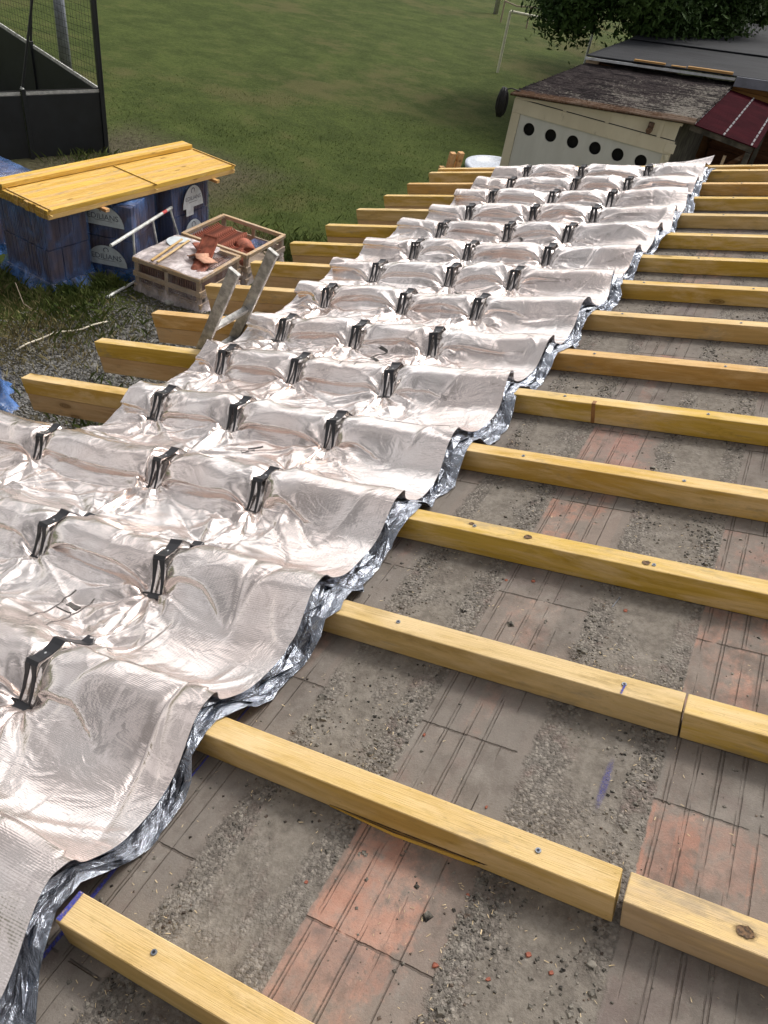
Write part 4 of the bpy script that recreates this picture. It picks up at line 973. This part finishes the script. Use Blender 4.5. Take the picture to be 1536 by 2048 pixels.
# ------------------------------------------------------------------ cable, stone, sticks
pts = [(-6.16,5.44),(-6.17,5.62),(-6.165,5.80),(-6.148,6.012),(-6.08,6.14),(-6.02,6.26),(-5.969,6.365),(-5.93,6.55),(-5.879,6.739)]
m = MB(); m.tube([(a,b,GZ+.055+.008*math.sin(i*2)) for i,(a,b) in enumerate(pts)], .011, 6); o = m.build('string', plain('pale_string', (.72,.66,.54), .8), None, True); tag(o, 'long pale string lying on the ground between gravel and dry grass', 'string')
m = MB(); m.tube([(-5.70,7.83,GZ-.01),(-5.70,7.83,GZ+.03),(-5.70,7.83,GZ+.045)], [.075,.08,.05], 14); o = m.build('stone', plain('grey_stone', (.42,.41,.38), .9, 0, .2, 20), None, True); tag(o, 'round pale grey stone at the foot of the near crate', 'stone')
m = MB(); m.tube([(-6.75,6.35,GZ+.01),(-6.95,6.3,GZ+.10),(-7.1,6.35,GZ+.34)], .006, 5); o = m.build('stick', M['greyw'], None, True); tag(o, 'thin dry stick poking up left of the gravel', 'stick')
# boards that lean on the far rafter tail
for i, (x, y, h, lab) in enumerate(((-2.44,9.42,2.50,'lowest of the three orange timber pieces beyond the far rafter tails'),(-2.36,9.50,2.68,'middle one of the three orange timber pieces beyond the far rafter tails'),(-2.27,9.55,2.70,'rightmost of the three orange timber pieces beyond the far rafter tails'))):
    m = MB(); m.bar((x-.35,y+.25,GZ), (x,y,GZ+h), .075, .06, bev=.003); o = m.build('leaning_board', M['bearer']); tag(o, lab, 'board')
m = MB(); k = 30; c0 = Vector((-4.45,18.5,GZ+.12)); 
prof = [(1.25,.0),(1.27,.0),(1.27,.08),(1.20,.10),(1.18,.02)]
ring = [[(c0.x+r*math.cos(i*2*PI/k), c0.y+r*math.sin(i*2*PI/k), c0.z+z) for i in range(k)] for r, z in [(.86,-.12),(.90,-.02),(.90,.05),(.78,.06),(.74,.0),(.3,-.02)]]
v = [p for rg_ in ring for p in rg_]; f = [(j*k+i, j*k+(i+1)%k, (j+1)*k+(i+1)%k, (j+1)*k+i) for j in range(5) for i in range(k)]+[tuple(5*k+i for i in range(k))]
m.add(v, f); o = m.build('round_tub', plain('pool_plastic', (.62,.68,.78), .4), None, True); tag(o, 'white round tub rim showing left of the shed', 'tub')
# ------------------------------------------------------------------ black sports cage, upper left
P0 = Vector((-10.894,12.128,GZ)); Pf = Vector((-11.43,10.70,GZ)); df = (Pf-P0).normalized()
cg = thing('sports_cage', 'black panelled sports cage with pale rails and a dark net', 'sports cage', P0)
back = Vector((-4.6, 1.55, 0)).normalized()    # direction of the far panel wall, away to the left
B1 = px(0, 48, GZ+1.62); back = Vector((B1.x-P0.x, B1.y-P0.y, 0)).normalized()
LF, LB = 4.6, 7.0; LK = math.hypot(B1.x-P0.x, B1.y-P0.y)
def hb(t): return 1.17+(1.62-1.17)*t/LK          # the far wall rises away from the corner
def cpt(d, t, z): return d*t+Vector((0,0,z))
nf = df.cross(Vector((0,0,1))); nb_ = back.cross(Vector((0,0,1)))
m = MB(); m.bar(cpt(df,.04,.57), cpt(df,1.48,.57), .02, 1.10, bev=.003); m.build('panel', M['cage'], cg)
m = MB(); m.bar(cpt(df,1.57,.57), cpt(df,3.05,.57), .02, 1.10, bev=.003); m.build('panel', M['cage'], cg)
m = MB(); m.bar(cpt(df,3.14,.57), cpt(df,LF,.57), .02, 1.10, bev=.003); m.build('panel', M['cage'], cg)
for a, b in ((.04,2.2),(2.28,4.4),(4.48,LB)):
    o1 = nb_*.01; q = [cpt(back,a,.02),cpt(back,b,.02),cpt(back,b,hb(b)-.05),cpt(back,a,hb(a)-.05)]
    m = MB(); m.add([p-o1 for p in q]+[p+o1 for p in q], [(0,1,2,3),(7,6,5,4),(0,4,5,1),(1,5,6,2),(2,6,7,3),(3,7,4,0)]); m.build('panel', M['cage'], cg)
for d_, a, b in ((df,.05,1.47),(df,1.58,3.05),(back,.05,2.15),(back,2.3,LB)):
    h1, h2 = (1.17,1.17) if d_ is df else (hb(a),hb(b))
    m = MB(); m.bar(cpt(d_,a,h1-.025), cpt(d_,b,h2-.025), .035, .022); m.bar(cpt(d_,a,h1+.008), cpt(d_,b,h2+.008), .03, .026); m.build('rail', M['cagew'], cg)
m = MB(); m.bar((0,0,-.1), (0,0,4.6), .09, .09, up=(df.x,df.y,0), bev=.006); m.build('corner_post', M['cage'], cg)
for d_, t in ((df,1.525),(df,3.1),(back,2.24),(back,4.44)):
    m = MB(); m.bar(cpt(d_,t,-.05), cpt(d_,t,1.24 if d_ is df else hb(t)+.06), .085, .07, up=(d_.x,d_.y,0), bev=.004); m.build('post', M['cage'], cg)
m = MB(); m.tube([cpt(df,1.525,1.24), cpt(df,1.525,1.275)], [.035,.02], 10); m.build('post_cap', M['white'], cg)
# slanting stays that run up from the posts
m = MB(); m.tube([cpt(df,1.525,1.24), cpt(df,1.525,1.24)+Vector((.62,.60,3.3))], .022, 8); m.build('stay', M['cage'], cg)
m = MB(); m.tube([cpt(back,2.24,hb(2.24)), cpt(back,2.24,1.2)+Vector((.35,.30,3.3))], .024, 8); m.build('stay', M['cage'], cg)
def net(d_, L_, z0, z1, cell, nm):
    m = MB(); nx = int(L_/cell); nz_ = int((z1-z0)/(cell*1.25)); r_ = random.Random(3)
    for i in range(nx+1):
        t = i*cell+r_.uniform(-.01,.01); sag = .04*math.sin(i*.7)
        m.tube([cpt(d_,t,z0), cpt(d_,t+.012*math.sin(i*2.1)+.01,z0+(z1-z0)*.5)+Vector((0,0,0)), cpt(d_,t+.02*math.sin(i),z1)], .0028, 3, cap=False)
    for j in range(nz_+1):
        z = z0+j*cell*1.25; m.tube([cpt(d_,L_*q/10,z+.012*math.sin(q*2.3+j*1.7)) for q in range(11)], .0028, 3, cap=False)
    return m.build('net', M['net'], cg)
net(back, LB, 1.2, 4.5, .095, 'net')
m = MB(); m.tube([cpt(df,.0,1.2), cpt(df,LF,1.2)], .01, 6); m.tube([(0.05,0.0,1.1),(.045,.01,4.5)], .006, 5); m.build('lacing_cord', M['net'], cg)
# tall grey pole behind the cage
pb = px(133, 142, GZ)
m = MB(); m.tube([(0,0,-.1),(0,0,1.5),(-.05,0.0,3.0),(-.08,.02,9)], [.15,.135,.115,.08], 14); o = m.build('grey_pole', M['greyp'] if 'greyp' in M else plain('grey_pole', (.27,.29,.34), .6, .2, .15, 8), None, True); o.location = pb; tag(o, 'thick grey pole behind the black net', 'pole')
pb = px(991, 28, GZ); m = MB(); m.tube([(0,0,-.1),(0,0,7)], [.13,.10], 10); o = m.build('utility_pole', M['cagew'], None, True); o.location = pb; tag(o, 'far grey wooden pole at the top edge of the lawn', 'pole')
a = px(1010, 2, GZ+.9); b = px(1062, 14, GZ+.9)
m = MB(); m.tube([a, (a+b)/2+Vector((0,0,-.1)), b, b+(b-a)*2], .035, 6); m.tube([a, a-Vector((0,0,.9))], .04, 6); m.tube([b, b-Vector((0,0,.9))], .04, 6); o = m.build('wire_fence', M['greyw']); tag(o, 'far thin fence wire beyond the small goal', 'fence')
# small white goal on the lawn
M['goalw'] = plain('cream_paint', (.80,.78,.62), .5, 0, .06, 10)
gb = Vector((-9.07,30.26,GZ)); gl = thing('football_goal', 'small white goal frame on the lawn by the tree', 'goal', gb)
m = MB(); m.tube([(0,0,-.05),(0,0,1.93)], .046, 10); m.build('post', M['goalw'], gl)
gd = Vector((2.95,.55,0))
m = MB(); m.tube([(0,0,1.93), Vector((0,0,1.93))+gd], .046, 10); m.build('crossbar', M['goalw'], gl)
m = MB(); m.tube([gd-Vector((0,0,.05)), gd+Vector((0,0,1.93))], .042, 10); m.build('post', M['white'], gl)
# ------------------------------------------------------------------ shed with the six round holes
def f_cream(x, y, z, o):
    n = noise(vec(x*1.5, y*1.5, z*.7), 1, 5, .65); n2 = noise(vec(x*9,y*9,z*4), 1, 6, .7)
    c = mix(n.ss(.3,.7), (.60,.55,.42), (.70,.65,.51)); c = mix(n2.ss(.60,.75)*.5, c, (.27,.24,.17)); c = mix(noise(vec(x*30,y*30,z*30),1,3,.6).ss(.68,.76)*.6, c, (.17,.15,.12))
    return dict(color=c, rough=.8, bump=n2, bumpdist=.004)
M['cream'] = material('cream_board', f_cream)
def f_doorw(x, y, z, o):
    n = noise(vec(x*2.5, y*2.5, z*.5), 1, 5, .65); n2 = noise(vec(x*5,y*5,z*5), 1, 6, .7)
    c = mix(n.ss(.3,.7), (.55,.56,.53), (.64,.65,.62)); c = mix(n2.ss(.62,.78)*.4, c, (.27,.25,.20))
    return dict(color=c, rough=.7)
M['doorw'] = material('grey_white_door', f_doorw)
def f_rustroof(x, y, z, o):
    n = noise(vec(x*1.2, y*1.2, 0.0), 1, 5, .65); n2 = noise(vec(x*5,y*16,0.0), 1, 6, .75); n3 = noise(vec(x*16,y*40,0.0), 1, 4, .75)
    c = mix(n2.ss(.35,.68), (.030,.025,.027), (.085,.071,.070)); lm = (n3*.7+n*.5-(y-2.2)*.025+(x-1.2)*.045)
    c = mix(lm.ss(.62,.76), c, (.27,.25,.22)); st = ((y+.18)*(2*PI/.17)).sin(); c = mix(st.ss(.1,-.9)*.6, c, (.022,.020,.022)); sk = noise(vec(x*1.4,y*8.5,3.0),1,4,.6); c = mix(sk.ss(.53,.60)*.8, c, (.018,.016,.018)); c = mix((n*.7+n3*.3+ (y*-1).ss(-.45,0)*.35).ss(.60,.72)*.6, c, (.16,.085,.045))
    return dict(color=c, rough=.95, bump=n3*.6+n2*.5, bumpdist=.05, spec=.05)
M['rustroof'] = material('lichen_fibre_cement', f_rustroof)
M['darkroof'] = material('dark_metal_roof', lambda x, y, z, o: dict(color=mix(noise(vec(x*.8,y*3,0.0),1,5,.65).ss(.3,.7), (.019,.021,.025), (.034,.037,.043)), rough=.7, spec=.2))
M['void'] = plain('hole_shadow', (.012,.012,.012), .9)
M['redroof'] = material('dark_red_sheet', lambda x, y, z, o: dict(color=mix(noise(o,2.5,5,.6).ss(.3,.7), (.030,.004,.008), (.052,.007,.012)), rough=.85, spec=.05))
M['brownb'] = wood('brown_boards', (.060,.022,.010), (.095,.036,.016), (.11,.05,.025), freq=.4)
M['orangeb'] = wood('orange_boards', (.26,.12,.04), (.33,.16,.055), (.3,.17,.08), freq=.4)
M['pale'] = plain('pale_trim', (.60,.62,.64), .5, 0, .1, 6)
M['darkwall'] = plain('weathered_side_wall', (.11,.10,.085), .9, 0, .3, 5)
YS = 15.2; XL = -3.45; WS = 3.15
sh = thing('shed', 'old cream shed with six round holes in its door under a lichen covered corrugated roof', 'shed', (XL,YS,GZ))
def zt(x): return 2.38+x*math.tan(math.radians(5.05))   # underside of the roof at local x
m = MB(); m.add([(0,0,0),(WS-.10,0,0),(WS-.10,0,zt(WS-.1)),(0,0,zt(0)),(0,5.3,0),(WS-.10,5.3,0),(WS-.10,5.3,zt(WS-.1)),(0,5.3,zt(0))], [(0,3,7,4),(1,5,6,2),(4,7,6,5)]); m.build('wall', M['darkwall'], sh)
m = MB(); m.add([(0,-.0,2.2),(WS-.1,-.0,2.2),(WS-.1,0,zt(WS-.1)-.002),(0,0,zt(0)-.002),(0,.05,2.2),(WS-.1,.05,2.2),(WS-.1,.05,zt(WS-.1)-.002),(0,.05,zt(0)-.002)], [(0,1,2,3),(7,6,5,4),(0,4,5,1)]); m.build('gable_board', M['cream'], sh)
m = MB(); m.box((-.03,-.035,2.11),(WS-.08,-.003,2.345), bev=.004); m.build('lintel', M['cream'], sh)
m = MB()
for xx in (.93,1.75,2.72): m.box((xx,-.022,2.347),(xx+.07,-.003,zt(xx)-.02))
m.add([(-.02,-.028,zt(0)-.05),(WS-.06,-.028,zt(WS)-.05),(WS-.06,-.028,zt(WS)-.008),(-.02,-.028,zt(0)-.008),(-.02,-.003,zt(0)-.05),(WS-.06,-.003,zt(WS)-.05),(WS-.06,-.003,zt(WS)-.008),(-.02,-.003,zt(0)-.008)], [(0,1,2,3),(0,4,5,1),(3,2,6,7),(0,3,7,4),(1,5,6,2)])
m.build('batten', M['cream'], sh)
m = MB(); m.box((.0,-.012,2.3455),(WS-.10,-.0015,2.358)); m.build('joint', M['void'], sh)  # dark strip standing in for the shadow in the seam above the lintel
for xx, ww in ((-.03,.17),(WS-.22,.14)):
    m = MB(); m.box((xx,-.030,0),(xx+ww,-.002,2.108), bev=.004); m.build('door_post', M['cream'], sh)
hx = [.372,.818,1.262,1.706,2.150,2.594]; hz = 1.885-.005; HR = .113
# the door is cut with real holes: a fine grid of cells with a hub of spokes round each hole
dr = MB(); xa, xb = .142, WS-.222
def panel_with_hole(mb_, cx, cz, half, r, y):
    k = 32; v = []; f = []
    for i in range(k):
        a = i*2*PI/k+PI/4; c_, s_ = math.cos(a), math.sin(a); q = half/max(abs(c_),abs(s_)); v += [(cx+r*c_,y,cz+r*s_),(cx+q*c_,y,cz+q*s_),(cx+r*c_,y+.03,cz+r*s_)]
    for i in range(k):
        a = 3*i; b = 3*((i+1)%k); f += [(a,a+1,b+1,b),(a,b,b+2,a+2)]
    mb_.add(v, f)
hz = 1.885; half = .16
for cx in hx: panel_with_hole(dr, cx, hz, half, HR, 0)
edges_ = [xa]+[q for cx in hx for q in (cx-half, cx+half)]+[xb]
for i in range(0, len(edges_), 2):
    if edges_[i+1] > edges_[i]: dr.add([(edges_[i],0,hz-half),(edges_[i+1],0,hz-half),(edges_[i+1],0,hz+half),(edges_[i],0,hz+half)], [(0,1,2,3)])
dr.add([(xa,0,0),(xb,0,0),(xb,0,hz-half),(xa,0,hz-half)], [(0,1,2,3)]); dr.add([(xa,0,hz+half),(xb,0,hz+half),(xb,0,2.112),(xa,0,2.112)], [(0,1,2,3)])
dr.build('door', M['doorw'], sh)
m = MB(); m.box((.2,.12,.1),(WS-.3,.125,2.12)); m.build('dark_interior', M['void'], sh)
m = MB(); m.box((2.52,-.05,2.40),(2.62,-.003,2.55), bev=.01); m.tube([(2.57,-.05,2.44),(2.57,-.11,2.42)], [.05,.055], 12); m.tube([(2.57,-.05,2.51),(2.57,-.09,2.52)], [.045,.03], 12); m.build('wall_lamp', plain('lamp_brown', (.17,.10,.07), .6, 0, .3, 40), sh)
m = MB(); m.box((WS-.22,-.06,2.15),(WS-.04,-.037,2.31), bev=.006); m.tube([(WS-.15,-.06,2.12),(WS-.12,-.06,2.03)], .04, 10); m.build('bracket', M['cream'], sh)
def corrugated(x0, x1, y0, y1, zf, pitch, amp, mat, name, parent, along='x', t=.02, jitter=0, res=8):
    """sheet whose ribs run along x (the slope); crests repeat along y. zf(x, y) = height"""
    nyy = int((y1-y0)/pitch*res)+1; nxx = max(2, int(abs(x1-x0)/.12)); rj = random.Random(5)
    jit = [rj.uniform(-jitter,jitter) for _ in range(nyy)]
    V = []
    for j in range(nyy+1):
        y = y0+(y1-y0)*j/nyy
        for i in range(nxx+1):
            x = x0+(x1-x0)*i/nxx + (jit[min(j,nyy-1)] if i in (0,nxx) else 0)
            V.append((x, y, zf(x,y)+amp*math.sin((y-y0)/pitch*2*PI)))
    F = [(j*(nxx+1)+i, j*(nxx+1)+i+1, (j+1)*(nxx+1)+i+1, (j+1)*(nxx+1)+i) for j in range(nyy) for i in range(nxx)]
    n = len(V); V2 = [(a,b,c-t) for a,b,c in V]; F2 = [tuple(i+n for i in q)[::-1] for q in F]
    B = []
    for i in range(nxx): B += [(i, i+n, i+1+n, i+1), (nyy*(nxx+1)+i, nyy*(nxx+1)+i+1, nyy*(nxx+1)+i+1+n, nyy*(nxx+1)+i+n)]
    for j in range(nyy): a = j*(nxx+1); b = (j+1)*(nxx+1); B += [(a, b, b+n, a+n), (a+nxx, a+nxx+n, b+nxx+n, b+nxx)]
    m_ = MB(); m_.add(V+V2, F+F2+B); return m_.build(name, mat, parent, True)
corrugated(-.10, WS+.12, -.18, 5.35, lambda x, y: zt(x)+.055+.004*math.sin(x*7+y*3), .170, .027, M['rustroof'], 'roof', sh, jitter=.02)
m = MB(); m.box((-.10,5.0,zt(0)+.02),(.2,5.1,zt(0)+.18)); m.build('roof_flashing', M['greyw'], sh)
# low dark annex behind
an = thing('annex', 'long building behind the shed with a dark grey corrugated roof and brown board wall', 'building', (XL,20.2,GZ))
def za(x, y=0): return 2.62+x*math.tan(math.radians(5.05))
corrugated(-.05, 7.5, -.30, 3.9, lambda x, y: za(x)+.03, .115, .013, M['darkroof'], 'roof', an, res=6)
corrugated(-.0, 7.5, 3.75, 13.0, lambda x, y: za(x)+.075, .115, .013, M['darkroof'], 'roof', an, res=4)
def slant(m_, x0, x1, y0, y1, d0, d1):
    m_.add([(x0,y0,za(x0)+d0),(x1,y0,za(x1)+d0),(x1,y0,za(x1)+d1),(x0,y0,za(x0)+d1),(x0,y1,za(x0)+d0),(x1,y1,za(x1)+d0),(x1,y1,za(x1)+d1),(x0,y1,za(x0)+d1)], [(0,1,2,3),(7,6,5,4),(0,4,5,1),(3,2,6,7),(0,3,7,4),(1,5,6,2)])
m = MB(); slant(m, -.05, 3.28, -.345, -.312, -.055, -.005); m.build('edge_trim', M['pale'], an)
m = MB(); slant(m, 1.05, 1.75, -.37, -.28, .05, .085); slant(m, 1.88, 2.2, -.36, -.28, .05, .07); slant(m, 2.24, 3.2, -.38, -.28, .05, .095); m.build('loose_lath', M['orangeb'], an)
m = MB(); slant(m, 3.30, 7.5, -.37, -.33, -.16, .03); m.build('fascia', plain('grey_fascia', (.19,.21,.25), .5, .2, .1, 5), an)
m = MB(); m.box((.0,.10,0),(3.26,.16,2.5)); m.box((0,.165,0),(.06,13,2.55)); m.build('side_wall', M['brownb'], an)
m = MB()
for i in range(11): m.box((3.27,-.02,i*.205),(7.5,.04,i*.205+.198), bev=.004)
m.build('board_wall', M['brownb'], an)
m = MB()
for i in range(11,14): m.box((3.27,-.02,i*.205),(7.5,.04,i*.205+.198), bev=.004)
m.build('upper_boards', M['orangeb'], an)
m = MB(); m.box((3.28,.06,0),(7.5,12.8,2.7)); m.build('inner_wall', M['brownb'], an)
# dark red lean-to sheet right of the shed
aw = thing('red_awning', 'dark red corrugated lean-to roof with rows of pale screws right of the shed', 'lean-to roof', (XL+WS+.05,YS,GZ))
AWL = 1.20; dz = math.tan(math.radians(-5))
def zaw(x, y): return 2.66+x*dz
corrugated(.0, AWL, .12, 4.75, zaw, .105, .014, M['redroof'], 'corrugated_sheet', aw, t=.006, res=8)
sc_m = MB(); scr0 = None
for xx in (.06, .60, 1.10):
    for j in range(0, 33):
        y = .12+.105*(.25+round(j*.14/.105))
        if y > 4.7: break
        if scr0 is None:
            sc_m.tube([(0,0,.010),(0,0,.028)], [.018,.014], 8); scr = scr0 = sc_m.build('screw', M['pale'], aw)
        else: scr = scr0.copy(); C.objects.link(scr)
        scr.location = (xx, y, zaw(xx,y))
for yy in (.25, 2.4, 4.5):
    m = MB(); m.bar((0,yy,zaw(0,0)-.075),(AWL-.05,yy,zaw(AWL-.05,0)-.075), .06,.09); m.build('rafter', M['darkwall'], aw)
for yy in (.25, 4.5):
    m = MB(); m.box((AWL-.15,yy-.045,0),(AWL-.06,yy+.045,zaw(AWL,0)-.125)); m.build('post', M['darkwall'], aw)
m = MB(); m.bar((.02,.25,1.35),(1.1,.25,zaw(1.1,0)-.15), .06,.07); m.build('brace', M['brownb'], aw)
m = MB(); m.bar((.75,.20,0),(.75,.20,2.3), .07,.05); m.build('post', M['greyw'], aw)
# things under the lean-to
wf = thing('window_frame', 'old window frame leaning in the shade under the red sheet', 'window', (XL+WS+1.55,YS+1.7,GZ+1.2), (math.radians(-8),0,0))
m = MB(); 
for a, b in (((0,0,0),(.85,0,0)),((0,0,.62),(.85,0,.62)),((0,0,0),(0,0,.62)),((.85,0,0),(.85,0,.62))): m.bar(a, b, .05,.045, up=(0,1,0))
m.build('frame', M['greyw'], wf)
m = MB(); m.box((.03,.0,.03),(.82,.006,.59)); m.build('pane', plain('dark_glass', (.02,.025,.03), .15), wf)
hb_ = MB(); rr = random.Random(4)
for i in range(9):
    r0 = .16+rr.uniform(-.03,.05); z0 = 1.35+rr.uniform(-.25,.3); cx = .06+rr.uniform(0,.10)
    hb_.tube([(cx+.02*math.sin(a*3), -.02+r0*math.cos(a)*.6+.15, z0+r0*1.9*math.sin(a)) for a in [j*2*PI/18 for j in range(19)]], .011, 5, cap=False)
o = hb_.build('hose_coil', plain('green_hose', (.02,.05,.03), .5, 0, .2, 9), None, True); o.location = (XL+WS-.06,YS-.05,GZ); tag(o, 'tangle of dark green hose hanging on the right side of the shed', 'hose')
cc = MB(); rr = random.Random(14)
for i in range(14):
    r0 = rr.uniform(.07,.13); a0 = rr.uniform(0,PI); cx = rr.uniform(-.05,.05)
    cc.tube([(cx+math.cos(a0)*r0*math.cos(a)*.9, math.sin(a0)*r0*math.cos(a)*.9, -.30+rr.uniform(-.02,.02)+.24*math.sin(a)) for a in [j*2*PI/14 for j in range(15)]], .014, 5, cap=False)
cc.tube([(0,0,-.08),(.14,.02,-.03),(.30,.1,-.06)], .012, 5)
o = cc.build('cable_coil', plain('black_cable', (.014,.014,.015), .6, 0, .1, 9), None, True); o.location = (XL-.27,YS-.05,GZ+2.52); tag(o, 'black cable bundle hanging from a bracket off the left shed roof corner', 'cable')
# ------------------------------------------------------------------ trees
def f_leaf(c1, c2):
    def fn(x, y, z, o):
        return dict(color=mix((noise(o, .9, 4, .6)*.6+noise(o, 9, 3, .6)*.4).ss(.35,.65), c1, c2), rough=.7, spec=.15)
    return fn
M['leafA'] = material('walnut_leaf', f_leaf((.016,.042,.008), (.056,.098,.022)))
M['leafB'] = material('dark_leaf', f_leaf((.008,.019,.006), (.026,.045,.013)))
M['bark'] = plain('bark', (.10,.08,.06), .95, 0, .3, 9, .02)
def tree(label, loc, h, R, n, mat, seed, size=.16, low=.18, group='trees beyond the sheds', squash=.8, hang=0):
    rt = np.random.default_rng(seed); t = thing('broadleaf_tree', label, 'tree', loc, (0,0,0), group)
    tr = MB(); rr = random.Random(seed); top_ = Vector((rr.uniform(-.3,.3),rr.uniform(-.3,.3),h*.55))
    tr.tube([(0,0,-.2),(.05,0,h*.2),tuple(top_*.7),tuple(top_)], [R*.085,R*.065,R*.05,R*.03], 9)
    cen = []; K = 64
    for i in range(K):
        a = rr.uniform(0,2*PI); el = rr.uniform(-.75,1.35); rd = R*(.55+.45*rr.random()); c = Vector((math.cos(a)*math.cos(el)*rd, math.sin(a)*math.cos(el)*rd, h*.58+math.sin(el)*rd*squash))
        c.z = max(c.z, h*low); cen.append((c, R*rr.uniform(.20,.36)))
        if i % 3 == 0: 
            s0 = top_*rr.uniform(.55,1.0); tr.tube([s0, (s0+c)/2+Vector((0,0,.2)), c], [R*.025,R*.016,R*.006], 6)
    tr.build('trunk', M['bark'], t, True)
    cs = np.array([tuple(c) for c, _ in cen]); rs_ = np.array([r for _, r in cen]); w_ = rs_**2.2; pick = rt.choice(K, n, p=w_/w_.sum())
    d = rt.normal(0,1,(n,3)); d /= np.linalg.norm(d,axis=1)[:,None]; rad = rs_[pick]*rt.random(n)**.42*(1+.25*rt.normal(0,1,n))
    Pc = cs[pick]+d*rad[:,None]*np.array([1.15,1.15,.75])
    # leaves hang in small sprigs
    nrm_ = d*.6+rt.normal(0,.6,(n,3))+np.array([0,0,.5]); nrm_ /= np.linalg.norm(nrm_,axis=1)[:,None]
    u_ = np.cross(nrm_, rt.normal(0,1,(n,3))); u_ /= np.linalg.norm(u_,axis=1)[:,None]; v_ = np.cross(nrm_,u_)
    s_ = size*(.5+rt.random(n)); u_ *= s_[:,None]; v_ *= s_[:,None]*.42
    V = np.stack([Pc-u_, Pc+v_-u_*.1, Pc+u_-nrm_*s_[:,None]*.25, Pc-v_-u_*.1], 1).reshape(-1,3)
    npmesh('crown', V, np.arange(4*n).reshape(-1,4), mat, t, False)
    return t
tree('broad green tree hanging over the left end of the dark annex roof', (-4.05,27.6,GZ), 6.9, 3.15, 110000, M['leafA'], 2, .085, .22)
tree('dark tree filling the top right behind the annex ridge', (-1.5,44.0,GZ), 9.0, 4.6, 26000, M['leafB'], 5, .22, .1)
tree('dark tree at the far right top corner behind the annex', (4.5,42.0,GZ), 10.0, 5.2, 26000, M['leafB'], 7, .24, .1)
tree('mid green tree between the overhanging tree and the dark corner tree', (-4.0,37.0,GZ), 7.5, 3.6, 26000, M['leafA'], 9, .15, .2)
